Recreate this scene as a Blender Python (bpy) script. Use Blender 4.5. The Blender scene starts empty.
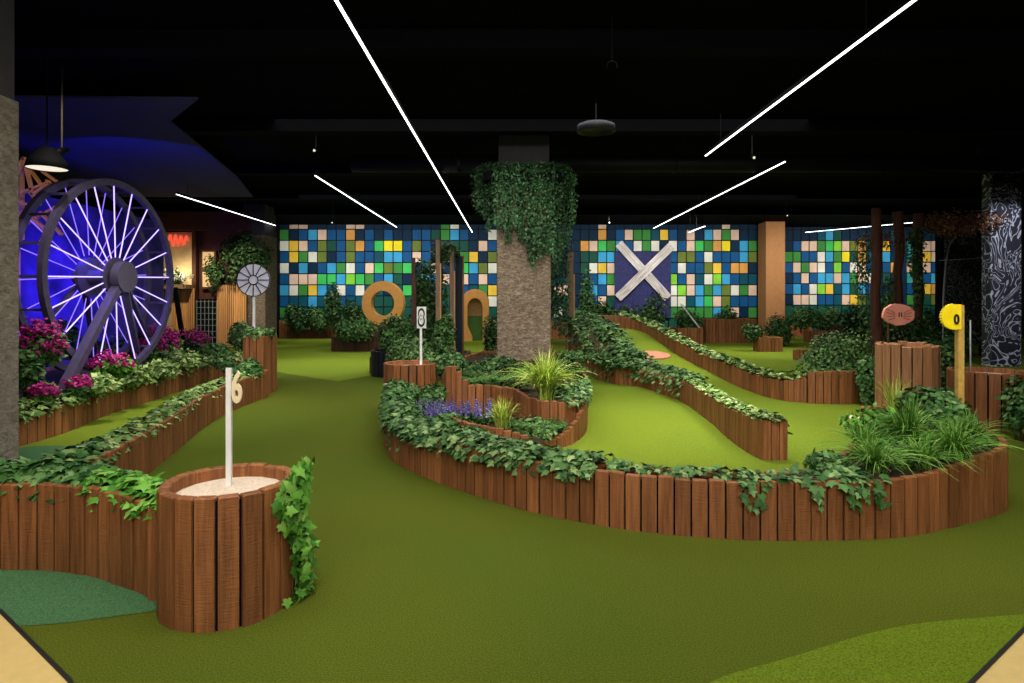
import bpy, math, random
import numpy as np
from mathutils import Vector, Matrix

S = bpy.context.scene
COL = S.collection
F, H, CX, CY = 620.0, 1.5, 512.0, 300.0       # focal length in pixels, eye height, horizon

# ---------------------------------------------------------------- camera, world, lights, exposure
cam_d = bpy.data.cameras.new('camera')
cam_d.sensor_width = 36.0
cam_d.lens = F / 1024 * 36.0
cam_d.shift_y = -41.5 / 1024
cam_d.clip_end = 200
cam = bpy.data.objects.new('camera', cam_d)
COL.objects.link(cam)
cam.location = (0, 0, H)
cam.rotation_euler = (math.pi / 2, 0, 0)
S.camera = cam

w = bpy.data.worlds.new('world'); S.world = w
w.use_nodes = True
w.node_tree.nodes['Background'].inputs[0].default_value = (0.02, 0.022, 0.03, 1)
w.node_tree.nodes['Background'].inputs[1].default_value = 0.3
S.view_settings.view_transform = 'Standard'
S.view_settings.look = 'None'
S.view_settings.gamma = 1
S.view_settings.exposure = 0.0
S.view_settings.use_curve_mapping = False
S.cycles.max_bounces = 5
S.cycles.diffuse_bounces = 3
S.cycles.sample_clamp_indirect = 4

def area(name, loc, target, size, power, color=(1, 1, 1), size_y=None, spread=180):
    d = bpy.data.lights.new(name, 'AREA'); d.energy = power; d.color = color
    d.shape = 'RECTANGLE' if size_y else 'SQUARE'; d.size = size
    if size_y: d.size_y = size_y
    d.spread = math.radians(spread)
    o = bpy.data.objects.new(name, d); COL.objects.link(o); o.location = loc
    o.rotation_euler = (Vector(target) - Vector(loc)).to_track_quat('-Z', 'Y').to_euler()
    return o

def spot(name, loc, target, power, angle, blend=0.6, color=(1, 0.93, 0.82), radius=0.08):
    d = bpy.data.lights.new(name, 'SPOT'); d.energy = power; d.color = color
    d.spot_size = math.radians(angle); d.spot_blend = blend; d.shadow_soft_size = radius
    o = bpy.data.objects.new(name, d); COL.objects.link(o); o.location = loc
    o.rotation_euler = (Vector(target) - Vector(loc)).to_track_quat('-Z', 'Y').to_euler()
    return o

WARM = (1, 0.9, 0.76)
# unseen area lights added for a general wash over the course
area('course_fill', (0, 3.2, 4.35), (0, 5.2, 0), 7.0, 190, (1, 0.95, 0.86), 2.5, 150)
area('course_fill', (0.5, 9.0, 4.35), (0.5, 9.6, 0), 9.0, 260, (1, 0.96, 0.88), 4.0, 140)
area('course_fill', (1, 16.5, 4.35), (1, 17, 0), 14.0, 420, (1, 0.97, 0.9), 5.0, 140)
area('front_fill', (0, -2.2, 4.2), (0.3, 5.5, 0.3), 7.0, 150, (1, 0.93, 0.84), 1.0, 110)
# unseen ceiling spots added over the lanes and beds
spot('unseen_lane_spot', (2.1, 6.6, 4.3), (1.6, 7.2, 0), 520, 62, 0.8)
spot('unseen_lane_spot', (3.4, 11.5, 4.3), (3.0, 12.3, 0.3), 700, 60, 0.8)
spot('unseen_lane_spot', (4.2, 7.3, 4.3), (3.4, 7.6, 0), 420, 60, 0.8)
spot('unseen_lane_spot', (-4.0, 8.0, 4.3), (-4.4, 8.0, 0), 420, 62, 0.8)
spot('unseen_lane_spot', (-5.0, 13.5, 4.3), (-4.6, 13.9, 0), 620, 66, 0.8)
spot('unseen_lane_spot', (8.0, 17.5, 4.3), (7.6, 17.6, 0), 650, 66, 0.8)
spot('unseen_bed_spot', (-4.4, 6.2, 4.3), (-5.4, 8.6, 0.4), 260, 62, 0.8)
spot('unseen_bed_spot', (-0.3, 8.6, 4.3), (0.3, 11.6, 2.2), 130, 60, 0.8)
spot('unseen_bed_spot', (1.2, 4.2, 4.3), (0.4, 7.6, 0.4), 330, 55, 0.8)
spot('unseen_bed_spot', (3.6, 2.6, 4.3), (3.0, 4.8, 0.4), 230, 60, 0.8)
spot('unseen_bed_spot', (-0.6, 1.4, 4.3), (-1.5, 3.3, 0.4), 170, 56, 0.8)
# bodiless area lights added to brighten the tiled wall
area('tile_wall_fill', (-4.7, 21.6, 4.3), (-4.7, 25.4, 1.5), 9.0, 200, (1, 0.97, 0.92), 0.3, 120)
area('tile_wall_fill', (6.0, 21.6, 4.3), (6.0, 25.4, 1.5), 9.5, 200, (1, 0.97, 0.92), 0.3, 120)
area('tile_wall_fill', (14.6, 22.2, 4.3), (14.6, 26.4, 1.5), 6.5, 150, (1, 0.95, 0.88), 0.3, 120)
# blue light of the lit wheel
BLUE = (0.05, 0.02, 1.0)
def point(name, loc, power, color, r=0.15):
    d = bpy.data.lights.new(name, 'POINT'); d.energy = power; d.color = color; d.shadow_soft_size = r
    o = bpy.data.objects.new(name, d); COL.objects.link(o); o.location = loc
    return o
point('wheel_glow_light', (-5.72, 8.3, 2.1), 16, BLUE)
spot('wheel_glow_light', (-6.5, 8.4, 1.9), (-8.1, 8.8, 1.7), 560, 150, 1.0, BLUE, 0.3)
spot('wheel_glow_light', (-6.7, 10.9, 1.7), (-8.1, 11.2, 1.6), 420, 150, 1.0, BLUE, 0.3)
spot('wheel_glow_light', (-6.9, 8.6, 3.0), (-6.2, 8.7, 0.2), 110, 100, 1.0, BLUE, 0.3)
spot('carved_pillar_fill', (10.4, 11.4, 4.3), (11.2, 14.4, 2.0), 420, 76, .8, (.9, .92, 1))  # unseen spot added to lift the carved pillar and its panel
spot('wheel_ceiling_glow', (-6.9, 10.2, 2.6), (-7.2, 13.2, 4.6), 150, 84, 0.25, (0.03, 0.03, 1.0), 0.05)  # added blue spot that throws the wheel's glow onto the ceiling

# ---------------------------------------------------------------- materials
MATS = {}
def ramp(nt, stops, interp='LINEAR'):
    r = nt.nodes.new('ShaderNodeValToRGB'); r.color_ramp.interpolation = interp
    e = r.color_ramp.elements
    while len(e) < len(stops): e.new(0.5)
    for k, (p, c) in enumerate(stops):
        e[k].position = p; e[k].color = (*c, 1)
    return r

def base_mat(name, rough=0.6, spec=0.3):
    m = bpy.data.materials.new(name); m.use_nodes = True; MATS[name] = m
    nt = m.node_tree; b = nt.nodes['Principled BSDF']
    b.inputs['Roughness'].default_value = rough
    b.inputs['Specular IOR Level'].default_value = spec
    return m, nt, b

def plain(name, col, rough=0.6, spec=0.3, noise=0.12, scale=8, bump=0.0, metal=0.0):
    m, nt, b = base_mat(name, rough, spec)
    b.inputs['Metallic'].default_value = metal
    n = nt.nodes.new('ShaderNodeTexNoise'); n.inputs['Scale'].default_value = scale; n.inputs['Detail'].default_value = 5
    tc = nt.nodes.new('ShaderNodeTexCoord'); nt.links.new(tc.outputs['Object'], n.inputs['Vector'])
    r = ramp(nt, [(0.3, tuple(c * (1 - noise) for c in col)), (0.7, tuple(min(1, c * (1 + noise)) for c in col))])
    nt.links.new(n.outputs['Fac'], r.inputs['Fac']); nt.links.new(r.outputs['Color'], b.inputs['Base Color'])
    if bump:
        bp = nt.nodes.new('ShaderNodeBump'); bp.inputs['Strength'].default_value = bump; bp.inputs['Distance'].default_value = 0.02
        nt.links.new(n.outputs['Fac'], bp.inputs['Height']); nt.links.new(bp.outputs['Normal'], b.inputs['Normal'])
    return m

def emit(name, col, strength):
    m = bpy.data.materials.new(name); m.use_nodes = True; MATS[name] = m
    nt = m.node_tree; b = nt.nodes['Principled BSDF']
    b.inputs['Base Color'].default_value = (*[min(1, c) * 0.5 for c in col], 1)
    b.inputs['Emission Color'].default_value = (*col, 1); b.inputs['Emission Strength'].default_value = strength
    return m

def island(nt):
    g = nt.nodes.new('ShaderNodeNewGeometry'); return g.outputs['Random Per Island']

def wood(name, dark, light, rough=0.55, grain=(1.0, 1.0, 0.06), scale=38):
    m, nt, b = base_mat(name, rough, 0.25)
    tc = nt.nodes.new('ShaderNodeTexCoord'); mp = nt.nodes.new('ShaderNodeMapping')
    mp.inputs['Scale'].default_value = grain
    ri = island(nt)
    cmb = nt.nodes.new('ShaderNodeVectorMath'); cmb.operation = 'SCALE'; cmb.inputs[0].default_value = (7, 3, 11)
    nt.links.new(ri, cmb.inputs['Scale'])
    add = nt.nodes.new('ShaderNodeVectorMath'); add.operation = 'ADD'
    nt.links.new(tc.outputs['Object'], mp.inputs['Vector'])
    nt.links.new(mp.outputs['Vector'], add.inputs[0]); nt.links.new(cmb.outputs['Vector'], add.inputs[1])
    n = nt.nodes.new('ShaderNodeTexNoise'); n.inputs['Scale'].default_value = scale; n.inputs['Detail'].default_value = 6
    n.inputs['Roughness'].default_value = 0.65
    nt.links.new(add.outputs['Vector'], n.inputs['Vector'])
    r = ramp(nt, [(0.25, dark), (0.75, light)])
    nt.links.new(n.outputs['Fac'], r.inputs['Fac'])
    mul = nt.nodes.new('ShaderNodeMapRange'); mul.inputs['To Min'].default_value = 0.78; mul.inputs['To Max'].default_value = 1.3
    nt.links.new(ri, mul.inputs['Value'])
    hsv = nt.nodes.new('ShaderNodeHueSaturation'); hsv.inputs['Saturation'].default_value = 1.0
    nt.links.new(r.outputs['Color'], hsv.inputs['Color']); nt.links.new(mul.outputs['Result'], hsv.inputs['Value'])
    nt.links.new(hsv.outputs['Color'], b.inputs['Base Color'])
    # saw marks across the boards
    n2 = nt.nodes.new('ShaderNodeTexNoise'); n2.inputs['Scale'].default_value = 60
    mp2 = nt.nodes.new('ShaderNodeMapping'); mp2.inputs['Scale'].default_value = (0.25, 0.25, 2.0)
    nt.links.new(tc.outputs['Object'], mp2.inputs['Vector']); nt.links.new(mp2.outputs['Vector'], n2.inputs['Vector'])
    ad = nt.nodes.new('ShaderNodeMath'); ad.operation = 'ADD'
    nt.links.new(n.outputs['Fac'], ad.inputs[0]); nt.links.new(n2.outputs['Fac'], ad.inputs[1])
    bp = nt.nodes.new('ShaderNodeBump'); bp.inputs['Strength'].default_value = 0.45; bp.inputs['Distance'].default_value = 0.006
    nt.links.new(ad.outputs[0], bp.inputs['Height']); nt.links.new(bp.outputs['Normal'], b.inputs['Normal'])
    return m

def leafmat(name, cols, rough=0.5):
    m, nt, b = base_mat(name, rough, 0.15)
    r = ramp(nt, [(k / (len(cols) - 1), c) for k, c in enumerate(cols)])
    nt.links.new(island(nt), r.inputs['Fac'])
    n = nt.nodes.new('ShaderNodeTexNoise'); n.inputs['Scale'].default_value = 3.0
    tc = nt.nodes.new('ShaderNodeTexCoord'); nt.links.new(tc.outputs['Object'], n.inputs['Vector'])
    mr = nt.nodes.new('ShaderNodeMapRange'); mr.inputs['From Min'].default_value = 0.3; mr.inputs['From Max'].default_value = 0.7
    mr.inputs['To Min'].default_value = 0.7; mr.inputs['To Max'].default_value = 1.25
    nt.links.new(n.outputs['Fac'], mr.inputs['Value'])
    hsv = nt.nodes.new('ShaderNodeHueSaturation')
    nt.links.new(r.outputs['Color'], hsv.inputs['Color']); nt.links.new(mr.outputs['Result'], hsv.inputs['Value'])
    nt.links.new(hsv.outputs['Color'], b.inputs['Base Color'])
    return m

def turf(name, c1, c2):
    m, nt, b = base_mat(name, 0.95, 0.05)
    tc = nt.nodes.new('ShaderNodeTexCoord')
    n = nt.nodes.new('ShaderNodeTexNoise'); n.inputs['Scale'].default_value = 150; n.inputs['Detail'].default_value = 3
    nb = nt.nodes.new('ShaderNodeTexNoise'); nb.inputs['Scale'].default_value = 0.5; nb.inputs['Detail'].default_value = 2
    for q in (n, nb): nt.links.new(tc.outputs['Object'], q.inputs['Vector'])
    r = ramp(nt, [(0.35, tuple(c * 0.5 for c in c1)), (0.65, c1)])
    r2 = ramp(nt, [(0.35, tuple(c * 0.5 for c in c2)), (0.65, c2)])
    mx = nt.nodes.new('ShaderNodeMix'); mx.data_type = 'RGBA'
    nt.links.new(n.outputs['Fac'], r.inputs['Fac']); nt.links.new(n.outputs['Fac'], r2.inputs['Fac'])
    mr = nt.nodes.new('ShaderNodeMapRange'); mr.inputs['From Min'].default_value = 0.4; mr.inputs['From Max'].default_value = 0.6
    nt.links.new(nb.outputs['Fac'], mr.inputs['Value']); nt.links.new(mr.outputs['Result'], mx.inputs['Factor'])
    nt.links.new(r.outputs['Color'], mx.inputs[6]); nt.links.new(r2.outputs['Color'], mx.inputs[7])
    nt.links.new(mx.outputs[2], b.inputs['Base Color'])
    bp = nt.nodes.new('ShaderNodeBump'); bp.inputs['Strength'].default_value = 0.6; bp.inputs['Distance'].default_value = 0.01
    nt.links.new(n.outputs['Fac'], bp.inputs['Height']); nt.links.new(bp.outputs['Normal'], b.inputs['Normal'])
    return m

TIMBER = wood('timber', (0.105, 0.036, 0.012), (0.33, 0.130, 0.046))
TIMBER_TALL = wood('pale_timber', (0.20, 0.085, 0.035), (0.44, 0.21, 0.10))
TIMBER_DARK = wood('dark_timber', (0.045, 0.018, 0.012), (0.11, 0.045, 0.025))
BARK = wood('bark', (0.035, 0.014, 0.009), (0.12, 0.045, 0.025), 0.8, (1, 1, 0.12), 22)
POLEWOOD = wood('pole_wood', (0.11, 0.065, 0.04), (0.34, 0.22, 0.13))
WEATHERED = wood('weathered_white_wood', (0.20, 0.17, 0.16), (0.80, 0.74, 0.70), 0.7, (0.12, 1, 1), 16)
LATTICE = wood('lattice_wood', (0.42, 0.19, 0.05), (0.72, 0.38, 0.14))
IVY = leafmat('ivy_leaf', [(0.012, 0.050, 0.010), (0.035, 0.105, 0.024), (0.065, 0.16, 0.04), (0.16, 0.26, 0.09)])
IVY_PALE = leafmat('pale_ivy_leaf', [(0.04, 0.10, 0.02), (0.10, 0.20, 0.04), (0.22, 0.33, 0.09), (0.42, 0.50, 0.20)])
IVY_BRIGHT = leafmat('bright_ivy_leaf', [(0.02, 0.09, 0.008), (0.06, 0.20, 0.02), (0.11, 0.30, 0.035), (0.22, 0.42, 0.08)])
IVY_GREY = leafmat('grey_ivy_leaf', [(0.022, 0.07, 0.02), (0.055, 0.135, 0.035), (0.11, 0.22, 0.065), (0.26, 0.36, 0.14)])
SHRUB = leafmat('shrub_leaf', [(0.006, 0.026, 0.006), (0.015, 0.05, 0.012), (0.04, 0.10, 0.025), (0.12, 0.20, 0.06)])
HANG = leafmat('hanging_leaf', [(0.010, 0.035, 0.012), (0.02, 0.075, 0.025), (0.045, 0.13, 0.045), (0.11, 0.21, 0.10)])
FERN = leafmat('fern_leaf', [(0.02, 0.08, 0.01), (0.05, 0.15, 0.02), (0.10, 0.24, 0.04)])
MAGENTA = leafmat('magenta_petal', [(0.14, 0.004, 0.05), (0.34, 0.012, 0.14), (0.52, 0.05, 0.27)])
VIOLET = leafmat('violet_petal', [(0.07, 0.06, 0.22), (0.15, 0.13, 0.42), (0.32, 0.28, 0.62)])
WHITE_PETAL = leafmat('white_petal', [(0.5, 0.5, 0.4), (0.8, 0.8, 0.7)])
AUTUMN = leafmat('autumn_leaf', [(0.05, 0.02, 0.01), (0.16, 0.06, 0.03), (0.25, 0.14, 0.07)])
GRASS = leafmat('grass_blade', [(0.04, 0.14, 0.015), (0.10, 0.25, 0.03), (0.24, 0.40, 0.08)])
GRASS_Y = leafmat('yellow_grass_blade', [(0.14, 0.26, 0.02), (0.34, 0.46, 0.05), (0.62, 0.70, 0.18)])
STEM = plain('stem', (0.06, 0.045, 0.02), 0.8)
SOIL = plain('soil', (0.035, 0.028, 0.015), 0.95, 0.1, 0.5, 30, 0.6)
TURF = turf('turf', (0.112, 0.140, 0.014), (0.098, 0.138, 0.014))
TURF_LANE = turf('lane_turf', (0.195, 0.268, 0.022), (0.180, 0.262, 0.024))
TURF_TEAL = turf('teal_turf', (0.085, 0.205, 0.085), (0.075, 0.195, 0.078))
TURF_OLIVE = turf('olive_turf', (0.155, 0.225, 0.015), (0.150, 0.220, 0.018))
BEIGE = plain('beige_floor', (0.62, 0.45, 0.17), 0.5, 0.3, 0.05, 20)
EDGE = plain('dark_edging', (0.012, 0.012, 0.012), 0.6)
SAND = plain('sand', (0.62, 0.51, 0.40), 0.95, 0.05, 0.14, 60, 0.4)
STONE = None
BLACK = plain('matt_black', (0.005, 0.005, 0.006), 0.8, 0.08)
BLACKW = plain('black_wall', (0.006, 0.006, 0.008), 0.8, 0.1)
CEIL = plain('black_ceiling', (0.003, 0.003, 0.005), 0.9, 0.03)
DUCT = plain('duct_metal', (0.003, 0.003, 0.0045), 0.6, 0.2, 0.2, 10)
WHITE = plain('white_paint', (0.78, 0.78, 0.76), 0.45)
CREAM = plain('cream_paint', (0.78, 0.66, 0.42), 0.5)
PINK = plain('pink_paint', (0.62, 0.24, 0.17), 0.6)
YELLOW = plain('yellow_paint', (0.85, 0.66, 0.01), 0.45)
YELLOWWOOD = plain('yellow_wood', (0.50, 0.32, 0.08), 0.5, 0.3, 0.2, 25)
ORANGE = plain('orange_board', (0.62, 0.29, 0.07), 0.55, 0.3, 0.1, 10)
ORANGE_COL = plain('orange_plaster', (0.38, 0.175, 0.065), 0.7, 0.2, 0.08, 6)
NAVY = plain('navy_paint', (0.028, 0.03, 0.11), 0.7, 0.2, 0.3, 14)
INK = plain('black_ink', (0.01, 0.01, 0.012), 0.6)
WHEELM = plain('wheel_paint', (0.06, 0.048, 0.10), 0.5, 0.4, 0.2, 12)
HUBM = plain('hub_paint', (0.07, 0.06, 0.10), 0.5, 0.4, 0.1, 12)
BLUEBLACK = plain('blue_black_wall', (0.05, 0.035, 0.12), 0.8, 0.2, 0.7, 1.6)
PLASTER = plain('cream_plaster', (0.62, 0.47, 0.27), 0.8, 0.2, 0.1, 4)
MAROON = plain('maroon_paint', (0.09, 0.028, 0.022), 0.6)
DGREEN = plain('green_baize', (0.05, 0.12, 0.02), 0.9)
LED = emit('led_white', (0.95, 0.96, 1.0), 5.0)
LEDV = emit('led_violet', (0.44, 0.34, 1.0), 2.1)
LEDV2 = emit('led_violet_deep', (0.26, 0.16, 1.0), 1.3)
NEON = emit('neon_red', (1.0, 0.12, 0.06), 0.8)
WINGLOW = emit('warm_window', (0.85, 0.55, 0.25), 0.55)
LAMPGLOW = emit('lamp_glow', (1.0, 0.9, 0.68), 0.95)
GLOWBULB = emit('bulb_glow', (1.0, 0.85, 0.55), 6.0)

def stone_mat(name, c1, c2, c3, scale=7.0):
    m, nt, b = base_mat(name, 0.85, 0.15)
    tc = nt.nodes.new('ShaderNodeTexCoord'); mp = nt.nodes.new('ShaderNodeMapping'); mp.inputs['Scale'].default_value = (1, 1, 2.2)
    nt.links.new(tc.outputs['Object'], mp.inputs['Vector'])
    n = nt.nodes.new('ShaderNodeTexNoise'); n.inputs['Scale'].default_value = scale; n.inputs['Detail'].default_value = 10
    n.inputs['Roughness'].default_value = 0.75; n.inputs['Distortion'].default_value = 0.8
    nt.links.new(mp.outputs['Vector'], n.inputs['Vector'])
    r = ramp(nt, [(0.30, c1), (0.5, c2), (0.72, c3)])
    nt.links.new(n.outputs['Fac'], r.inputs['Fac']); nt.links.new(r.outputs['Color'], b.inputs['Base Color'])
    bp = nt.nodes.new('ShaderNodeBump'); bp.inputs['Strength'].default_value = 0.7; bp.inputs['Distance'].default_value = 0.03
    nt.links.new(n.outputs['Fac'], bp.inputs['Height']); nt.links.new(bp.outputs['Normal'], b.inputs['Normal'])
    return m
STONE = stone_mat('stone_cladding', (0.045, 0.032, 0.022), (0.20, 0.15, 0.105), (0.52, 0.42, 0.31), 13.0)
STONE_G = stone_mat('grey_stone', (0.10, 0.085, 0.065), (0.26, 0.225, 0.175), (0.44, 0.39, 0.31), 12)

def swirl_mat(name, dark, light, scale):
    m, nt, b = base_mat(name, 0.45, 0.4)
    tc = nt.nodes.new('ShaderNodeTexCoord')
    n = nt.nodes.new('ShaderNodeTexNoise'); n.inputs['Scale'].default_value = scale; n.inputs['Detail'].default_value = 1.5
    n.inputs['Distortion'].default_value = 2.6
    nt.links.new(tc.outputs['Object'], n.inputs['Vector'])
    mu = nt.nodes.new('ShaderNodeMath'); mu.operation = 'MULTIPLY'; mu.inputs[1].default_value = 42
    si = nt.nodes.new('ShaderNodeMath'); si.operation = 'SINE'
    nt.links.new(n.outputs['Fac'], mu.inputs[0]); nt.links.new(mu.outputs[0], si.inputs[0])
    r = ramp(nt, [(0.80, dark), (1.0, light)])
    mr = nt.nodes.new('ShaderNodeMapRange'); mr.inputs['From Min'].default_value = -1
    nt.links.new(si.outputs[0], mr.inputs['Value']); nt.links.new(mr.outputs['Result'], r.inputs['Fac'])
    nt.links.new(r.outputs['Color'], b.inputs['Base Color'])
    return m
SWIRL = swirl_mat('carved_swirl', (0.02, 0.021, 0.03), (0.50, 0.52, 0.60), 1.7)
SWIRL_D = swirl_mat('dark_swirl', (0.015, 0.015, 0.018), (0.30, 0.30, 0.32), 2.4)

# ---------------------------------------------------------------- object helpers
def tag(o, label=None, cat=None, group=None, kind=None):
    if label: o['label'] = label
    if cat: o['category'] = cat
    if group: o['group'] = group
    if kind: o['kind'] = kind
    return o

def empty(name, loc=(0, 0, 0), label=None, cat=None, group=None, rz=0.0):
    o = bpy.data.objects.new(name, None); COL.objects.link(o); o.location = loc; o.rotation_euler = (0, 0, rz)
    o.empty_display_size = 0.1
    return tag(o, label, cat, group)

class MB:
    def __init__(s): s.v = []; s.f = []; s.mi = []
    def add(s, vs, fs, m=0):
        b = len(s.v); s.v += [tuple(x) for x in vs]; s.f += [tuple(i + b for i in f) for f in fs]; s.mi += [m] * len(fs)
    def box(s, c, sz, rz=0.0, m=0, mat=None):
        x, y, z = (q / 2 for q in sz); R = mat or Matrix.Rotation(rz, 3, 'Z'); c = Vector(c)
        vs = [c + R @ Vector((sx * x, sy * y, sz_ * z)) for sx in (-1, 1) for sy in (-1, 1) for sz_ in (-1, 1)]
        s.add(vs, [(0, 1, 3, 2), (4, 6, 7, 5), (0, 4, 5, 1), (2, 3, 7, 6), (0, 2, 6, 4), (1, 5, 7, 3)], m)
    def bar(s, a, b, wx, wy=None, m=0, up=(0, 0, 1)):
        a = Vector(a); b = Vector(b); d = (b - a); L = d.length; d.normalize(); wy = wy or wx
        up = Vector(up)
        if abs(d.dot(up)) > 0.97: up = Vector((1, 0, 0))
        x = d.cross(up).normalized(); y = x.cross(d).normalized()
        R = Matrix((x, y, d)).transposed(); s.box((a + b) / 2, (wx, wy, L), mat=R, m=m)
    def tube(s, pts, r, n=8, m=0, cap=True):
        pts = [Vector(p) for p in pts]; rs = r if isinstance(r, (list, tuple)) else [r] * len(pts)
        vs = []; up = Vector((0.13, 0.31, 0.94)).normalized()
        for i, p in enumerate(pts):
            d = (pts[min(i + 1, len(pts) - 1)] - pts[max(i - 1, 0)]).normalized()
            x = d.cross(up)
            if x.length < 0.05: x = d.cross(Vector((1, 0, 0)))
            x.normalize(); y = d.cross(x)
            for k in range(n):
                a = 2 * math.pi * k / n; vs.append(p + (x * math.cos(a) + y * math.sin(a)) * rs[i])
        fs = [(i * n + k, i * n + (k + 1) % n, (i + 1) * n + (k + 1) % n, (i + 1) * n + k) for i in range(len(pts) - 1) for k in range(n)]
        if cap: fs += [tuple(range(n - 1, -1, -1)), tuple((len(pts) - 1) * n + k for k in range(n))]
        s.add(vs, fs, m)
    def lathe(s, prof, c=(0, 0, 0), n=32, m=0):
        vs = [(c[0] + r * math.cos(2 * math.pi * k / n), c[1] + r * math.sin(2 * math.pi * k / n), c[2] + z) for r, z in prof for k in range(n)]
        fs = [(i * n + k, i * n + (k + 1) % n, (i + 1) * n + (k + 1) % n, (i + 1) * n + k) for i in range(len(prof) - 1) for k in range(n)]
        s.add(vs, fs, m)
    def prism(s, poly, z0, z1, m=0, R=None, o=(0, 0, 0)):
        """poly of (x, y), extruded z0..z1, then turned by R about o"""
        R = R or Matrix.Identity(3); o = Vector(o); n = len(poly)
        vs = [o + R @ Vector((x, y, z)) for z in (z0, z1) for x, y in poly]
        s.add(vs, [tuple(range(n - 1, -1, -1)), tuple(range(n, 2 * n))] + [(k, (k + 1) % n, n + (k + 1) % n, n + k) for k in range(n)], m)
    def build(s, name, mat, parent=None, smooth=False):
        me = bpy.data.meshes.new(name); me.from_pydata(s.v, [], s.f)
        for x in (mat if isinstance(mat, (list, tuple)) else [mat]): me.materials.append(x)
        if isinstance(mat, (list, tuple)): me.polygons.foreach_set('material_index', s.mi)
        if smooth: me.polygons.foreach_set('use_smooth', [True] * len(me.polygons))
        me.update()
        o = bpy.data.objects.new(name, me); COL.objects.link(o)
        if parent: o.parent = parent; o.matrix_parent_inverse = Matrix.Translation(parent.location).inverted() if parent.rotation_euler.z == 0 else Matrix.Identity(4)
        return o
# meshes are written in world coordinates; a parent is an Empty whose own place is undone by matrix_parent_inverse

def gp(px, py, z=0.0):
    Y = F * (H - z) / (py - CY); return ((px - CX) * Y / F, Y)
def xa(px, Y): return (px - CX) * Y / F
def za(py, Y): return H - (py - CY) * Y / F

def smooth_path(pts, step=0.1, closed=False, vals=None):
    """Catmull-Rom through pts (x, y[, v...]), resampled evenly"""
    P = [np.array(p, float) for p in pts]
    n = len(P); out = []
    rng_ = range(n if closed else n - 1)
    for i in rng_:
        p1, p2 = P[i], P[(i + 1) % n]
        p0 = P[i - 1] if (closed or i > 0) else 2 * p1 - p2
        p3 = P[(i + 2) % n] if (closed or i + 2 < n) else 2 * p2 - p1
        for t in np.linspace(0, 1, 14, endpoint=False):
            out.append(0.5 * ((2 * p1) + (-p0 + p2) * t + (2 * p0 - 5 * p1 + 4 * p2 - p3) * t * t + (-p0 + 3 * p1 - 3 * p2 + p3) * t ** 3))
    out.append(P[0] if closed else P[-1])
    A = np.array(out); d = np.r_[0, np.cumsum(np.hypot(*np.diff(A[:, :2], axis=0).T))]
    k = max(2, int(round(d[-1] / step)) + 1); s = np.linspace(0, d[-1], k)
    return np.stack([np.interp(s, d, A[:, j]) for j in range(A.shape[1])], 1)

def fix_n(n, k):
    return n

RND = random.Random(7)
def planks(mb, path, side=1, th=0.045, base=0.0, gap=0.11, jit=0.007, closed=False):
    """one board per path segment; path rows are (x, y, top[, base]); boards sit inside the line (side=+1: inside is to the left)"""
    for i in range(len(path) - 1):
        a, b = path[i], path[i + 1]
        t = np.array([b[0] - a[0], b[1] - a[1]]); L = np.hypot(*t)
        if L < 1e-5: continue
        t /= L; nrm = np.array([-t[1], t[0]]) * side
        top = (a[2] + b[2]) / 2 + RND.uniform(-jit, jit); z0 = (a[3] + b[3]) / 2 if len(a) > 3 else base
        g = L * gap / 2; ch = 0.006; o = RND.uniform(-0.005, 0.005)
        def P(s, d, z): return (a[0] + t[0] * s + nrm[0] * (d + o), a[1] + t[1] * s + nrm[1] * (d + o), z)
        vs = []
        for z, e in ((z0, 0), (top - ch, 0), (top, ch)):
            vs += [P(g + e, e, z), P(L - g - e, e, z), P(L - g - e, th - e, z), P(g + e, th - e, z)]
        fs = []
        for r in (0, 4):
            for k in range(4): fs.append((r + k, r + (k + 1) % 4, r + 4 + (k + 1) % 4, r + 4 + k))
        fs += [(8, 9, 10, 11), (3, 2, 1, 0)]
        mb.add(vs, fs)

def backing(mb, path, side, th=0.045, drop=0.03):
    """thin dark liner just behind the boards"""
    n = len(path); P = np.array(path); T = np.gradient(P[:, :2], axis=0); T /= np.linalg.norm(T, axis=1)[:, None] + 1e-9
    N = np.stack([-T[:, 1], T[:, 0]], 1) * side
    A = P[:, :2] + N * (th * 0.3); B = P[:, :2] + N * (th * 0.6)
    vs = []; fs = []
    for i in range(n):
        z0 = P[i, 3] if P.shape[1] > 3 else 0.0; z1 = P[i, 2] - drop
        vs += [(*A[i], z0), (*A[i], z1), (*B[i], z1), (*B[i], z0)]
    for i in range(n - 1):
        for k in range(4): fs.append((i * 4 + k, i * 4 + (k + 1) % 4, i * 4 + 4 + (k + 1) % 4, i * 4 + 4 + k))
    mb.add(vs, fs)

def ends(path, k):
    return path[0], path[-1]

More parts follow.
